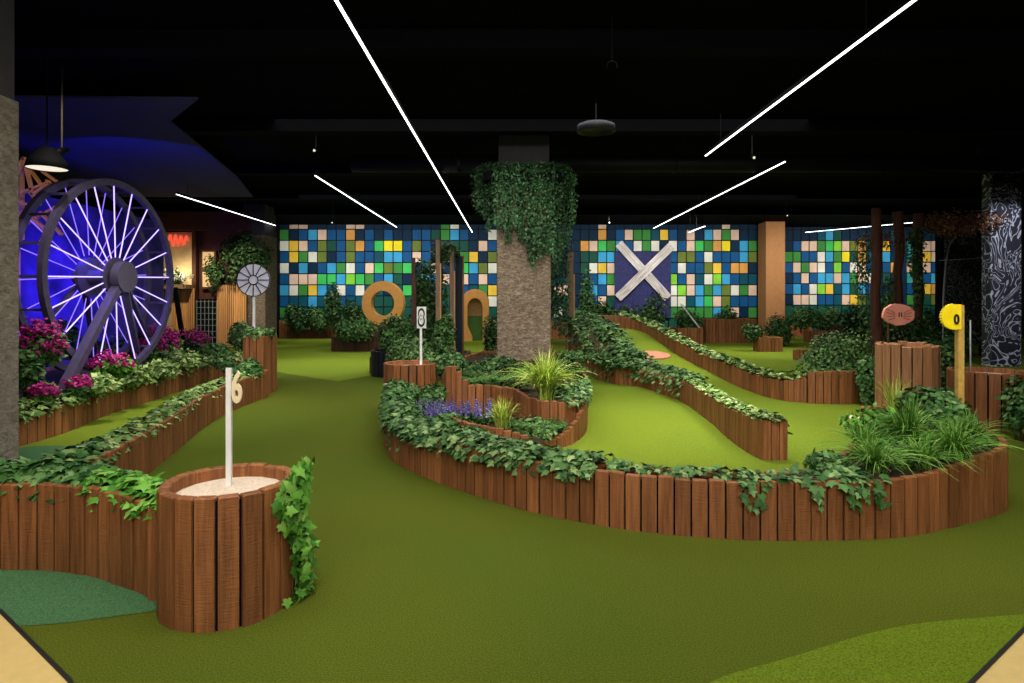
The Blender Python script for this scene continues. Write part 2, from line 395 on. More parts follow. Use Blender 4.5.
def strip_planter(name, label, outer, inner, wplank=0.1, group=None, mat=TIMBER, soil_drop=0.04, cat='planter', cap=(True, True)):
    """a long planter: outer and inner board walls, boards across the ends, soil between. rows (x, y, top)"""
    o0 = outer[0]
    root = empty(name, (o0[0], o0[1], 0), label, cat, group)
    O = smooth_path(outer, wplank); I = smooth_path(inner, wplank)
    # which side of the outer line is the inside
    t = O[1, :2] - O[0, :2]; m_ = I[0, :2] - O[0, :2]
    so = 1 if (t[0] * m_[1] - t[1] * m_[0]) > 0 else -1
    mb = MB(); planks(mb, O, so); mb.build('outer_boards', mat, root)
    mb = MB(); planks(mb, I, -so); mb.build('inner_boards', mat, root)
    for k, idx in enumerate((0, -1)):
        if cap[k]:
            a, b = O[idx], I[idx]; L = np.hypot(*(b[:2] - a[:2])); n = max(2, int(round(L / wplank)))
            E = np.stack([a + (b - a) * q for q in np.linspace(0, 1, n + 1)])
            other = O[1 if idx == 0 else -2]; t = E[1, :2] - E[0, :2]; m_ = other[:2] - E[0, :2]
            se = 1 if (t[0] * m_[1] - t[1] * m_[0]) > 0 else -1
            mb = MB(); planks(mb, E, se); mb.build('end_boards', mat, root)
    mb = MB(); backing(mb, O, so); backing(mb, I, -so); mb.build('liner', BLACK, root)
    n = 60; s = np.linspace(0, 1, n)
    rs = lambda P: np.stack([np.interp(s * (len(P) - 1), np.arange(len(P)), P[:, j]) for j in range(3)], 1)
    A, B = rs(O), rs(I); vs = []; fs = []
    for i in range(n):
        a, b = A[i], B[i]; d = (b - a)[:2]; L = np.hypot(*d) + 1e-6; q = min(0.4, 0.048 / L)
        pa = a + (b - a) * q; pb = b + (a - b) * q
        mid = (pa + pb) / 2
        vs += [(pa[0], pa[1], a[2] - soil_drop), (mid[0], mid[1], (a[2] + b[2]) / 2 - soil_drop + 0.01), (pb[0], pb[1], b[2] - soil_drop)]
    for i in range(n - 1):
        fs += [(i * 3, i * 3 + 1, i * 3 + 4, i * 3 + 3), (i * 3 + 1, i * 3 + 2, i * 3 + 5, i * 3 + 4)]
    mb = MB(); mb.add(vs, fs); mb.build('soil', SOIL, root)
    return root, O, I, so

def ring_pts(cx, cy, r, top, n=24, ry=None, a0=0.0):
    ry = ry or r
    return np.array([(cx + r * math.cos(a0 + 2 * math.pi * k / n), cy + ry * math.sin(a0 + 2 * math.pi * k / n), top) for k in range(n + 1)])

def tub(name, label, cx, cy, r, top, wplank=0.12, fill='sand', fill_drop=0.05, ry=None, mat=TIMBER, th=0.05, group=None, a0=0.0, cat='planter', jit=0.004):
    ry = ry or r
    root = empty(name, (cx, cy, 0), label, cat, group)
    n = max(6, int(round(2 * math.pi * (r + ry) / 2 / wplank)))
    P = ring_pts(cx, cy, r, top, n, ry, a0)
    mb = MB(); planks(mb, P, 1, th, gap=0.15, jit=jit); mb.build('staves', mat, root)
    mb = MB(); backing(mb, P, 1, th, 0.02); mb.build('liner', BLACK, root)
    m = 40; rr, rr2 = r - th * 1.02, ry - th * 1.02
    vs = [(cx, cy, top - fill_drop)]
    rg = random.Random(int(cx * 100) + 5)
    for q in (0.5, 1.0):
        vs += [(cx + rr * q * math.cos(2 * math.pi * k / m), cy + rr2 * q * math.sin(2 * math.pi * k / m), top - fill_drop + (rg.uniform(-.004, .004) if q < 1 else -0.012)) for k in range(m)]
    fs = [(0, 1 + k, 1 + (k + 1) % m) for k in range(m)] + [(1 + k, 1 + m + k, 1 + m + (k + 1) % m, 1 + (k + 1) % m) for k in range(m)]
    mb = MB(); mb.add(vs, fs); mb.build(fill if fill != 'soil' else 'soil', SAND if fill == 'sand' else SOIL, root, True)
    return root

def bed(name, label, outline, wplank=0.1, group=None, mat=TIMBER, soil_drop=0.05, cat='planter', closed=True, smooth=True, base=0.0, soil_z=None):
    """closed raised bed from outline rows (x, y, top)"""
    P = smooth_path(outline, wplank, closed) if smooth else polyline(outline, wplank, closed)
    c = P[:, :2].mean(0); root = empty(name, (c[0], c[1], 0), label, cat, group)
    ar = 0.5 * np.sum(P[:-1, 0] * P[1:, 1] - P[1:, 0] * P[:-1, 1]); side = 1 if ar > 0 else -1
    if base:
        P = np.c_[P, np.full(len(P), base)]
    mb = MB(); planks(mb, P, side, base=base); mb.build('boards', mat, root)
    mb = MB(); backing(mb, P, side); mb.build('liner', BLACK, root)
    Q = P[:-1]; T = np.roll(Q[:, :2], -1, 0) - np.roll(Q[:, :2], 1, 0); T /= np.linalg.norm(T, axis=1)[:, None]
    N = np.stack([-T[:, 1], T[:, 0]], 1) * side; E = Q[:, :2] + N * 0.045
    zc = soil_z if soil_z is not None else Q[:, 2].mean() - soil_drop
    vs = [(E[i, 0], E[i, 1], (min(Q[i, 2] - soil_drop, soil_z) if soil_z is not None else Q[i, 2] - soil_drop)) for i in range(len(E))]
    import mathutils.geometry as mg
    tri = mg.tessellate_polygon([[Vector((v[0], v[1], 0)) for v in vs]])
    mb = MB(); mb.add(vs, [tuple(t) for t in tri]); mb.build('soil', SOIL, root)
    return root, P, side

def polyline(pts, step, closed=False):
    P = [np.array(p, float) for p in pts]
    if closed: P.append(P[0])
    out = []
    for a, b in zip(P[:-1], P[1:]):
        k = max(1, int(round(np.hypot(*(b - a)[:2]) / step)))
        for q in range(k): out.append(a + (b - a) * q / k)
    out.append(P[-1]); return np.array(out)

# ---------------------------------------------------------------- foliage
LOBED = [(0, 0), (.20, -.14), (.42, -.02), (.34, .18), (.56, .40), (.27, .50), (.20, .66), (0, 1.0), (-.20, .66), (-.27, .50), (-.56, .40), (-.34, .18), (-.42, -.02), (-.20, -.14)]
def lobed_t():
    v = [(0, .34, 0.0)] + [(x, y, -abs(x) * .35 - (y - .35) ** 2 * .25) for x, y in LOBED]
    f = [(0, 1 + k, 1 + (k + 1) % len(LOBED)) for k in range(len(LOBED))]
    return np.array(v), f
def round_t():
    o = [(0, 0), (.34, .22), (.40, .55), (.20, .86), (0, 1), (-.20, .86), (-.40, .55), (-.34, .22)]
    v = [(0, .45, .0)] + [(x, y, -abs(x) * .4 - (y - .4) ** 2 * .3) for x, y in o]
    return np.array(v), [(0, 1 + k, 1 + (k + 1) % 8) for k in range(8)]
def dia_t():
    v = [(0, 0, 0), (.36, .42, -.12), (0, 1, -.1), (-.36, .42, -.12)]
    return np.array(v), [(0, 1, 2), (0, 2, 3)]
def long_t():
    v = [(0, 0, 0), (.12, .35, -.03), (.08, .75, -.12), (0, 1, -.25), (-.08, .75, -.12), (-.12, .35, -.03), (0, .4, .03)]
    return np.array(v), [(0, 1, 6), (1, 2, 6), (2, 3, 6), (3, 4, 6), (4, 5, 6), (5, 0, 6)]
TPL = {'lobed': lobed_t(), 'round': round_t(), 'dia': dia_t(), 'long': long_t()}

def leaves(name, pos, nrm, tip, size, mat, parent=None, shape='dia'):
    """pos (N,3), nrm (N,3) leaf normals, tip (N,3) pointing direction, size (N,)"""
    V, Fc = TPL[shape]; pos = np.asarray(pos); N = len(pos)
    nrm = nrm / (np.linalg.norm(nrm, axis=1)[:, None] + 1e-9)
    tip = tip - nrm * np.sum(tip * nrm, 1)[:, None]; tip /= np.linalg.norm(tip, axis=1)[:, None] + 1e-9
    sd = np.cross(tip, nrm)
    W = (V[None, :, 0, None] * sd[:, None] + V[None, :, 1, None] * tip[:, None] + V[None, :, 2, None] * nrm[:, None]) * size[:, None, None] + pos[:, None]
    verts = W.reshape(-1, 3); k = len(V)
    Fa = np.array(Fc); faces = (Fa[None] + (np.arange(N) * k)[:, None, None]).reshape(-1, 3)
    me = bpy.data.meshes.new(name)
    me.vertices.add(len(verts)); me.vertices.foreach_set('co', verts.astype(np.float32).ravel())
    me.loops.add(faces.size); me.loops.foreach_set('vertex_index', faces.astype(np.int32).ravel())
    me.polygons.add(len(faces)); me.polygons.foreach_set('loop_start', np.arange(0, faces.size, 3, dtype=np.int32))
    me.polygons.foreach_set('loop_total', np.full(len(faces), 3, dtype=np.int32))
    me.update(calc_edges=True); me.validate()
    me.materials.append(mat)
    o = bpy.data.objects.new(name, me); COL.objects.link(o)
    if parent: o.parent = parent; o.matrix_parent_inverse = Matrix.Translation(parent.location).inverted()
    return o

def stream(seed): return np.random.default_rng(seed)

def ivy_strip(label, path, n, size, mat, seed, lateral=(-0.12, 0.16), lift=0.05, spill=0.0, spill_n=0, out=None, shape='lobed', part_mat=None, name='trailing_ivy', group='ivy trailing over the timber edges', clump=0.5, cat='ivy', vine=True):
    """leaves lying along a path of rows (x, y, z); out (M,2): outward normals for the spilled strands"""
    g = stream(seed); P = np.array(path); M = len(P)
    T = np.gradient(P[:, :2], axis=0); T /= np.linalg.norm(T, axis=1)[:, None] + 1e-9
    Nn = np.stack([T[:, 1], -T[:, 0]], 1) * (out if out else 1)
    # clumpy density along the path
    dens = 1 + clump * np.sin(np.arange(M) * 0.55 + seed) * np.sin(np.arange(M) * 0.17 + seed * 2) ; dens = np.clip(dens, .15, None); cdf = np.cumsum(dens); cdf /= cdf[-1]
    u = np.interp(g.random(n), np.r_[0, cdf], np.r_[0, np.arange(M)]); i = np.clip(u.astype(int), 0, M - 2); fr = (u - i)[:, None]
    fr = np.clip(fr, 0, 1)
    base = P[i] * (1 - fr) + P[i + 1] * fr; nn = Nn[i]
    lat = g.uniform(lateral[0], lateral[1], n)
    h = lift * (0.25 + g.random(n)) * (1 - 0.6 * np.abs((lat - np.mean(lateral)) / (lateral[1] - lateral[0])) * 2 * 0.8)
    pos = np.c_[base[:, :2] + nn * lat[:, None], base[:, 2] + h]
    over = np.clip(lat, 0, None); pos[:, 2] -= np.where(lat > 0.03, (over - 0.03) * g.uniform(0.3, 1.3, n), 0)
    nr = np.c_[nn * (0.25 + 1.5 * np.clip(lat, -.05, .3)[:, None] * 3) + g.normal(0, .35, (n, 2)), np.full(n, 1.0)]
    tp = np.c_[nn + g.normal(0, .8, (n, 2)), g.normal(-.25, .25, n)]
    sz = size * g.uniform(.6, 1.25, n)
    if spill_n:
        ps, ns_, ts, ss = [], [], [], []
        for _ in range(spill_n):
            k = g.integers(0, M - 1); b = P[k]; nv = Nn[k]; tv = T[k]; L = spill * g.uniform(.25, 1.0); m = max(3, int(L / (size * .42)))
            dr = g.normal(0, .25)
            for q in range(m):
                t = q / m; d = L * t
                c = b[:2] + nv * (0.03 + 0.025 * g.random() + 0.03 * math.sin(t * 3)) + tv * (dr * d + g.normal(0, size * .35))
                ps.append((c[0], c[1], b[2] - d + g.normal(0, .01))); ns_.append((nv[0] + g.normal(0, .35), nv[1] + g.normal(0, .35), .55 + g.normal(0, .2)))
                ts.append((g.normal(0, .5) + nv[0] * .3, g.normal(0, .5) + nv[1] * .3, -1.0)); ss.append(size * g.uniform(.65, 1.15) * (1 - .35 * t))
        pos = np.r_[pos, ps]; nr = np.r_[nr, ns_]; tp = np.r_[tp, ts]; sz = np.r_[sz, ss]
    root = empty(name, tuple(P[0]), label, cat, group)
    leaves('foliage', pos, nr, tp, sz, mat, root, shape)
    if vine:
        mb = MB(); mb.tube([(p[0], p[1], p[2] + 0.012) for p in P[::2]], 0.006, 5); mb.build('stem', STEM, root, True)
    return root

def shrub(label, c, r, n, size, mat, seed, shape='dia', name='shrub', cat='shrub', group=None, stem=True, ground=None, flower=None, lumps=7, spiky=0.0):
    """bushy plant of leaf shells around several lumps; c = centre, r = radii"""
    g = stream(seed); c = np.array(c, float); r = np.array(r, float)
    root = empty(name, (c[0], c[1], ground if ground is not None else c[2] - r[2]), label, cat, group)
    L = g.normal(0, 1, (lumps, 3)); L /= np.linalg.norm(L, axis=1)[:, None]; L *= g.uniform(.25, .62, (lumps, 1)); L = np.r_[L, [[0, 0, 0]]]
    rad = np.r_[g.uniform(.38, .6, lumps), [.75]]
    k = g.choice(lumps + 1, n, p=rad ** 2 / np.sum(rad ** 2))
    d = g.normal(0, 1, (n, 3)); d /= np.linalg.norm(d, axis=1)[:, None]
    q = L[k] + d * (rad[k] * g.uniform(.72, 1.03, n))[:, None]
    keep = q[:, 2] > -0.95; q = q[keep]; d = d[keep]; n = len(q)
    pos = c + q * r
    nr = d + g.normal(0, .45, (n, 3)) + (0, 0, .45)
    tp = d * .6 + g.normal(0, .6, (n, 3)) + (0, 0, -.3 + spiky)
    leaves('foliage', pos, nr, tp, size * g.uniform(.6, 1.3, n), mat, root, shape)
    if stem:
        mb = MB()
        for q in range(4):
            a = q * 1.6 + seed; t = c + (r[0] * .35 * math.cos(a), r[1] * .35 * math.sin(a), r[2] * .3)
            b = (c[0] + .04 * math.cos(a), c[1] + .04 * math.sin(a), c[2] - r[2]); mb.tube([b, (np.array(b) + t) / 2 + (0.02, 0, 0), t], [.014, .011, .006], 6)
        mb.build('stem', STEM, root, True)
    if flower:
        fm, fn, fs = flower; m = fn
        cl = g.normal(0, 1, (14, 3)); cl[:, 2] = np.abs(cl[:, 2]) * .8; cl[:, 1] = -np.abs(cl[:, 1]); cl /= np.linalg.norm(cl, axis=1)[:, None]
        k = g.integers(0, 14, m); d = cl[k] + g.normal(0, .17, (m, 3)); pos = c + d * r * 1.02
        leaves('blossom', pos, d + g.normal(0, .5, (m, 3)), g.normal(0, 1, (m, 3)), fs * g.uniform(.7, 1.3, m), fm, root, 'round' if fs > .03 else 'dia')
    return root

def tuft(label, x, y, z, n, length, spread, mat, seed, width=0.008, name='ornamental_grass', group=None, up=1.0, lean=(0, 0)):
    g = stream(seed); root = empty(name, (x, y, z), label, 'grass plant', group)
    mb = MB(); S_ = 6
    for _ in range(n):
        a = g.uniform(0, 2 * math.pi); L = length * g.uniform(.6, 1.12); sp = spread * g.uniform(.1, 1.0)
        bx, by = x + g.normal(0, .025), y + g.normal(0, .025); dx, dy = math.cos(a) + lean[0], math.sin(a) + lean[1]
        sx, sy = -math.sin(a), math.cos(a); tw = g.uniform(-.5, .5)
        vs = []
        for q in range(S_ + 1):
            t = q / S_; hor = L * sp * (t ** 1.5); zz = z + L * up * (t * (1 - 0.5 * sp * t * t * 1.25))
            ww = width * (1 - t) ** .6 * (0.6 + .4 * min(1, t * 6)) / 2 + .0005
            px_, py_ = bx + dx * hor, by + dy * hor; vs += [(px_ - sx * ww, py_ - sy * ww, zz + tw * ww), (px_ + sx * ww, py_ + sy * ww, zz - tw * ww)]
        mb.add(vs, [(2 * q, 2 * q + 1, 2 * q + 3, 2 * q + 2) for q in range(S_)])
    mb.build('blades', mat, root)
    m2 = MB(); m2.lathe([(0.0, .05), (.04, .03), (.055, 0), (.05, -.02)], (x, y, z), 10); m2.build('crown', STEM, root, True)
    return root

def fern(label, x, y, z, n, length, mat, seed, name='fern', group='ferns in the pillar beds', leaf=0.05):
    g = stream(seed); root = empty(name, (x, y, z), label, 'fern', group); pos, nr, tp, sz = [], [], [], []; mb = MB()
    for k in range(n):
        a = 2 * math.pi * k / n + g.normal(0, .3); L = length * g.uniform(.7, 1.15); d = np.array((math.cos(a), math.sin(a), 0)); s = np.array((-math.sin(a), math.cos(a), 0)); e = g.uniform(.5, 1.0)
        pts = []
        for q in range(9):
            t = q / 8; p = np.array((x, y, z)) + d * L * t * e + np.array((0, 0, L * (1.15 * t - .95 * t * t))); pts.append(p)
            if q:
                for sg in (-1, 1):
                    pos.append(p); nr.append(np.array((0, 0, 1)) + d * .2 * t + g.normal(0, .15, 3)); tp.append(s * sg + d * .45); sz.append(leaf * (1.25 - t) * g.uniform(.85, 1.2))
        mb.tube(pts, .0025, 4)
    leaves('fronds', np.array(pos), np.array(nr), np.array(tp), np.array(sz) * 1.5, mat, root, 'long')
    mb.build('stem', STEM, root, True)
    return root

def curtain(label, cols, n, size, mat, seed, name='hanging_ivy', group=None, stems=10):
    """cascading foliage. cols: list of (x, y, ztop, zbottom, spread, weight)"""
    g = stream(seed); cols = np.array(cols, float); wgt = (cols[:, 2] - cols[:, 3]) * cols[:, 5]; k = g.choice(len(cols), n, p=wgt / wgt.sum()); C = cols[k]
    t = g.random(n) ** 1.1; a = g.uniform(0, 2 * math.pi, n); rr = C[:, 4] * np.sqrt(g.random(n)) * (1 - .55 * t ** 2)
    pos = np.c_[C[:, 0] + np.cos(a) * rr, C[:, 1] + np.sin(a) * rr, C[:, 2] + (C[:, 3] - C[:, 2]) * t]
    nr = np.c_[np.cos(a), np.sin(a) - .3, np.full(n, .5)] + g.normal(0, .35, (n, 3)); tp = g.normal(0, .5, (n, 3)) + (0, 0, -1)
    root = empty(name, (cols[0, 0], cols[0, 1], cols[:, 2].max()), label, 'ivy', group)
    leaves('foliage', pos, nr, tp, size * g.uniform(.6, 1.25, n), mat, root, 'dia')
    mb = MB()
    for c in cols[:stems]: mb.tube([(c[0], c[1], c[2]), (c[0] + .01, c[1], (c[2] + c[3]) / 2), (c[0], c[1], c[3] + .1)], .006, 4)
    mb.build('stem', STEM, root)
    return root

def text_mesh(body, h, depth, name, mat, parent, loc, width=None, rz=0.0, bold=0.0):
    cu = bpy.data.curves.new(name, 'FONT'); cu.body = body; cu.size = 1.0; cu.align_x = 'CENTER'; cu.align_y = 'CENTER'; cu.extrude = 0.5; cu.offset = bold
    to = bpy.data.objects.new(name, cu); me = bpy.data.meshes.new_from_object(to); bpy.data.objects.remove(to); bpy.data.curves.remove(cu)
    co = np.zeros(len(me.vertices) * 3); me.vertices.foreach_get('co', co); co = co.reshape(-1, 3)
    lo, hi = co.min(0), co.max(0); co = (co - (lo + hi) / 2) / (hi - lo); co[:, 0] *= (width or h * (hi - lo)[0] / (hi - lo)[1]); co[:, 1] *= h; co[:, 2] *= depth
    c, s = math.cos(rz), math.sin(rz)
    W = np.c_[co[:, 0], -co[:, 2] * 1.0, co[:, 1]]; W = np.c_[W[:, 0] * c - W[:, 1] * s, W[:, 0] * s + W[:, 1] * c, W[:, 2]] + np.array(loc)
    me.vertices.foreach_set('co', W.ravel()); me.materials.clear(); me.materials.append(mat); me.update(); me.name = name
    o = bpy.data.objects.new(name, me); COL.objects.link(o)
    if parent: o.parent = parent; o.matrix_parent_inverse = Matrix.Translation(parent.location).inverted()
    return o

def structure(name, mb, mat, smooth=False):
    return tag(mb.build(name, mat, None, smooth), kind='structure')

FACE = Matrix(((1, 0, 0), (0, 0, -1), (0, 1, 0)))          # prism plan x,y -> world x,z, extruded towards -y

# ================================================================ SETTING
CZ = 4.6
# floor with the turf edge cut off by two pale corners in front
mb = MB()
mb.add([(-13.5, -4, 0), (20, -4, 0), (20, 27, 0), (-13.5, 27, 0)], [(0, 1, 2, 3)])
structure('floor', mb, TURF)
def slab(name, poly, z0, z1, mat):
    mb = MB(); mb.prism(poly, z0, z1); return structure(name, mb, mat)
# left corner line (-2.45,2.97)-(-1.84,2.43); right corner line (2.31,2.80)-(1.81,2.43)
slab('floor_beige_left', [(-4.9, 1.0), (-0.26, 1.03), (-1.735, 2.43), (-2.45, 2.97), (-3.0, 3.27), (-4.9, 3.3)], 0.0, 0.006, BEIGE)
slab('floor_beige_right', [(-0.1, 1.0), (5.0, 1.0), (5.0, 3.6), (3.4, 3.6), (2.31, 2.80), (1.81, 2.43)], 0.0, 0.006, BEIGE)
def edging(a, b, name='trim_1', w=0.014):
    mb = MB(); mb.bar((*a, .005), (*b, .005), w, 0.018); structure(name, mb, EDGE)
edging((-0.26, 1.03), (-1.735, 2.43)); edging((-1.735, 2.43), (-2.45, 2.97)); edging((-2.45, 2.97), (-3.0, 3.27)); edging((-0.1, 1.0), (1.81, 2.43), 'trim_2'); edging((1.81, 2.43), (2.31, 2.80), 'trim_2'); edging((2.31, 2.80), (3.4, 3.6), 'trim_2')

def patch(name, pts, mat, z=0.004):
    import mathutils.geometry as mg
    P = smooth_path([(*p, 0) for p in pts], 0.12, True)[:-1]
    tri = mg.tessellate_polygon([[Vector((v[0], v[1], 0)) for v in P]])
    mb = MB(); mb.add([(v[0], v[1], z) for v in P], [tuple(t) for t in tri]); return structure(name, mb, mat)

def poly_patch(name, P, mat, z=0.004):
    import mathutils.geometry as mg
    tri = mg.tessellate_polygon([[Vector((v[0], v[1], 0)) for v in P]])
    mb = MB(); mb.add([(v[0], v[1], z) for v in P], [tuple(t) for t in tri]); return structure(name, mb, mat)

# darker teal green in front of the left wall; lighter olive green at the lower right
b1 = smooth_path([(-2.32, 2.85, 0), (-2.15, 2.86, 0), (-1.93, 2.92, 0), (-1.72, 2.99, 0), (-1.5, 3.1, 0)], .1)
poly_patch('putting_green', [tuple(p[:2]) for p in b1] + [(-1.6, 3.6), (-3.4, 3.8), (-3.4, 3.45), (-3.0, 3.29), (-2.46, 2.98)], TURF_TEAL, .003)
b2 = smooth_path([(0.55, 2.18, 0), (gp(710, 683)[0], gp(710, 683)[1], 0), (*gp(790, 658), 0), (*gp(900, 627), 0), (*gp(1024, 615), 0), (3.2, 3.02, 0), (4.2, 3.3, 0)], .1)
poly_patch('putting_green', [tuple(p[:2]) for p in b2] + [(5, 3.6), (3.4, 3.6), (2.31, 2.80), (1.81, 2.43), (0.2, 1.23)], TURF_OLIVE, .003)

# ceiling, walls
mb = MB(); mb.box((3.25, 11.5, CZ + .1), (33.5, 31, .2)); structure('ceiling', mb, CEIL)
mb = MB(); mb.box((-13.4, 11.5, CZ / 2), (.2, 31, CZ)); structure('wall_left', mb, BLACKW)
mb = MB(); mb.box((19.9, 11.5, CZ / 2), (.2, 31, CZ)); structure('wall_right', mb, BLACKW)
mb = MB(); mb.box((3.25, -3.9, CZ / 2), (33.5, .2, CZ)); structure('wall_front', mb, BLACKW)
mb = MB(); mb.box((3.25, 26.9, CZ / 2), (33.5, .2, CZ)); structure('wall_back', mb, BLACKW)

# tiled wall: one letter per tile
TC = {'n': (0.002, 0.022, 0.055), 'b': (0.005, 0.08, 0.22), 't': (0.003, 0.075, 0.11), 's': (0.045, 0.34, 0.60), 'g': (0.045, 0.24, 0.045),
      'G': (0.05, 0.50, 0.10), 'l': (0.22, 0.60, 0.04), 'd': (0.008, 0.075, 0.05), 'o': (0.14, 0.19, 0.03), 'w': (0.72, 0.72, 0.62),
      'p': (0.72, 0.52, 0.39), 'y': (0.78, 0.52, 0.05), 'Y': (0.85, 0.72, 0.02), 'm': (0.65, 0.32, 0.07), 'a': (0.03, 0.30, 0.28)}
TK = list(TC); TM = [plain('tile_' + {'n': 'navy', 'b': 'blue', 't': 'dark_teal', 's': 'sky', 'g': 'green', 'G': 'bright_green', 'l': 'lime', 'd': 'dark_green', 'o': 'olive', 'w': 'white', 'p': 'peach', 'y': 'gold', 'Y': 'yellow', 'm': 'amber', 'a': 'aqua'}[k], TC[k], 0.6, 0.12, 0.14, 1.7) for k in TK] + [plain('tile_joint', (0.003, 0.004, 0.006), 0.8)]
def tile_wall(name, px0, pitch_px, rows, Y, ytop, row_px):
    mb = MB(); nj = len(TK); ncol = max(len(r) for r in rows)
    X0 = xa(px0, Y); pw = pitch_px * Y / F; ph = row_px * Y / F; ztop = za(ytop, Y)
    mb.box((X0 + ncol * pw / 2, Y + .13, CZ / 2), (ncol * pw, .2, CZ), m=nj)
    zt = CZ
    for r, row in enumerate(rows):
        zb = ztop - r * ph
        for c in range(ncol):
            ch = row[c] if c < len(row) else 'd'
            if zt - zb < .03: continue
            mb.box((X0 + (c + .5) * pw, Y + .01, (zt + zb) / 2), (pw - .044, .05, zt - zb - .044), m=TK.index(ch))
        zt = zb
        if zt < 0.2: break
    return structure(name, mb, TM)
S1 = ['nppnnnnppnnnnnnnngwnnnn',
      'gnbspbbmnbnbnnbbdgsbnnw',
      'wypbodbombGYYbobndddnpb',
      'bygwonbobbtssbpbnpngyno',
      'wnsnbsgwbpGogGndpnnGsow',
      'bpppGGslGgbsdndsspnpbpb',
      'swgysbwbwttntGdssdbbtgy',
      'bttsttbttbdddddddddtdbw',
      'gddddddddddddddddddddddd', 'ddddddddddddddddddddddd', 'ddddddddddddddddddddddd']
S1 = [r + e for r, e in zip(S1, ['nnnnn', 'nbpnb', 'gsnyb', 'bnosp', 'tGbnw', 'pbgsn', 'bytbl', 'ntpdb', 'ddddd', 'ddddd', 'ddddd'])]
tile_wall('wall_back_tiles_left', 279.6, 9.46, S1, 25.4, 229.3, 11.1)
S2 = ['nnnnnnpnnnnnnnnnnnnnpnnn',
      'nnnnnnmnbpggtybnpnspgpnn',
      'nnnnmpGgsbwgwnwbpGgmYnsg',
      'nnnnddssnnnnnnboobwbbbso',
      'nnnndwypnnnnnnbwbboybmmn',
      'nbnnnbsgnnnnnnlbptwlsbtt',
      'nppntsbpnnnnnnwlpsgsowgp',
      'nndndbpdnnnnnnwwtsGpobbb',
      'nwddddddnnnnnngggggsgpng', 'dddddddddddddddddddddddd', 'dddddddddddddddddddddddd']
tile_wall('wall_back_tiles_middle', 544.8, 8.84, S2, 25.4, 229.3, 11.1)
S3 = ['nnnnnnnnnnnnnnnnnnnn',
      'nnnntsdnnnnnntnndnnn',
      'nbppgGlpomtdyntadppp',
      'ggbbwsgYdmttsnnanypm',
      'bpgpwblbwpbnbmnpnpby',
      'nbpbsspsgpwndnnadbso',
      'bsbwlytsdsbnnnnbnymm',
      'nppwbbtpyoddddnggdoo',
      'dddddddddddddddddddd', 'dddddddddddddddddddd', 'dddddddddddddddddddd']
tile_wall('wall_back_tiles_right', 784.7, 8.12, S3, 26.3, 229.9, 10.75)
mb = MB(); mb.box(((xa(758, 25.3) + xa(785, 24.5)) / 2, 24.9, CZ / 2), (xa(785, 24.5) - xa(758, 25.3), .8, CZ)); structure('wall_pier_orange', mb, ORANGE_COL)
# dark stretch of wall between the kiosk and the tiles
mb = MB(); mb.box((-10.3, 25.2, CZ / 2), (1.6, .3, CZ)); structure('wall_back_dark', mb, BLACKW)

# stone clad pillars
def pillar(name, label, x0, x1, y0, y1, zclad, mat, group='pillars holding the ceiling'):
    r = empty(name, ((x0 + x1) / 2, (y0 + y1) / 2, 0), label, 'pillar', group)
    mb = MB(); cx, cy, sx, sy = (x0 + x1) / 2, (y0 + y1) / 2, x1 - x0, y1 - y0
    b = .02
    poly = [(cx - sx / 2 + b, cy - sy / 2), (cx + sx / 2 - b, cy - sy / 2), (cx + sx / 2, cy - sy / 2 + b), (cx + sx / 2, cy + sy / 2 - b), (cx + sx / 2 - b, cy + sy / 2), (cx - sx / 2 + b, cy + sy / 2), (cx - sx / 2, cy + sy / 2 - b), (cx - sx / 2, cy - sy / 2 + b)]
    mb.prism(poly, 0, zclad); mb.build('cladding', mat, r)
    if zclad < CZ - .02:
        mb = MB(); mb.box((cx, cy, (zclad + CZ) / 2), (sx - .06, sy - .06, CZ - zclad)); mb.build('upper_column', plain('column_grey_' + name, (0.055, 0.05, 0.055), .8), r)
    return r
pillar('stone_pillar', 'square stone-clad pillar with ivy hanging around its top in the centre bed', xa(497, 11.5), xa(551, 11.5), 11.5, 12.5, 3.95, STONE)
pillar('stone_pillar', 'rough stone pillar cut by the left edge of the photo beside the lit wheel', -5.45, -4.44, 4.62, 5.6, 3.28, STONE_G)
pillar('stone_pillar', 'distant stone pillar wrapped in ivy behind the round white sign', xa(243, 20), xa(277, 21), 20, 21, 3.6, STONE)
pillar('carved_pillar', 'black pillar carved with white swirls at the right edge', xa(981, 14.3), xa(1022, 14), 14, 14.3, CZ - .03, SWIRL)
mb = MB(); mb.box((xa(966, 16.5), 16.6, 1.95), (.98, .16, 3.3))
r = empty('carved_panel', (xa(964, 16.5), 16.6, 0), 'dark swirl-patterned panel with a thin arched light beside the carved pillar', 'panel')
mb.build('board', SWIRL_D, r)
arc = [(xa(947, 16.3) + .28 * (1 - math.cos(t)) * 1.0, 16.45, 1.0 + 2.1 * math.sin(t)) for t in np.linspace(0, math.pi / 2, 14)]
mb = MB(); mb.tube([(arc[0][0], 16.45, .3)] + arc, .02, 6); mb.build('arched_strip', plain('pale_strip', (.35, .36, .42), .4), r)
mb = MB(); mb.tube([(xa(941, 16.4), 16.46, 2.55), (xa(962, 16.4), 16.46, 2.58), (xa(985, 16.4), 16.46, 2.62)], .012, 5); mb.build('wire', WHITE, r)
mb = MB()
for px_ in (942, 986): mb.box((xa(px_, 16.5), 16.6, 1.75), (.07, .24, 3.5))
mb.build('frame', BLACK, r)

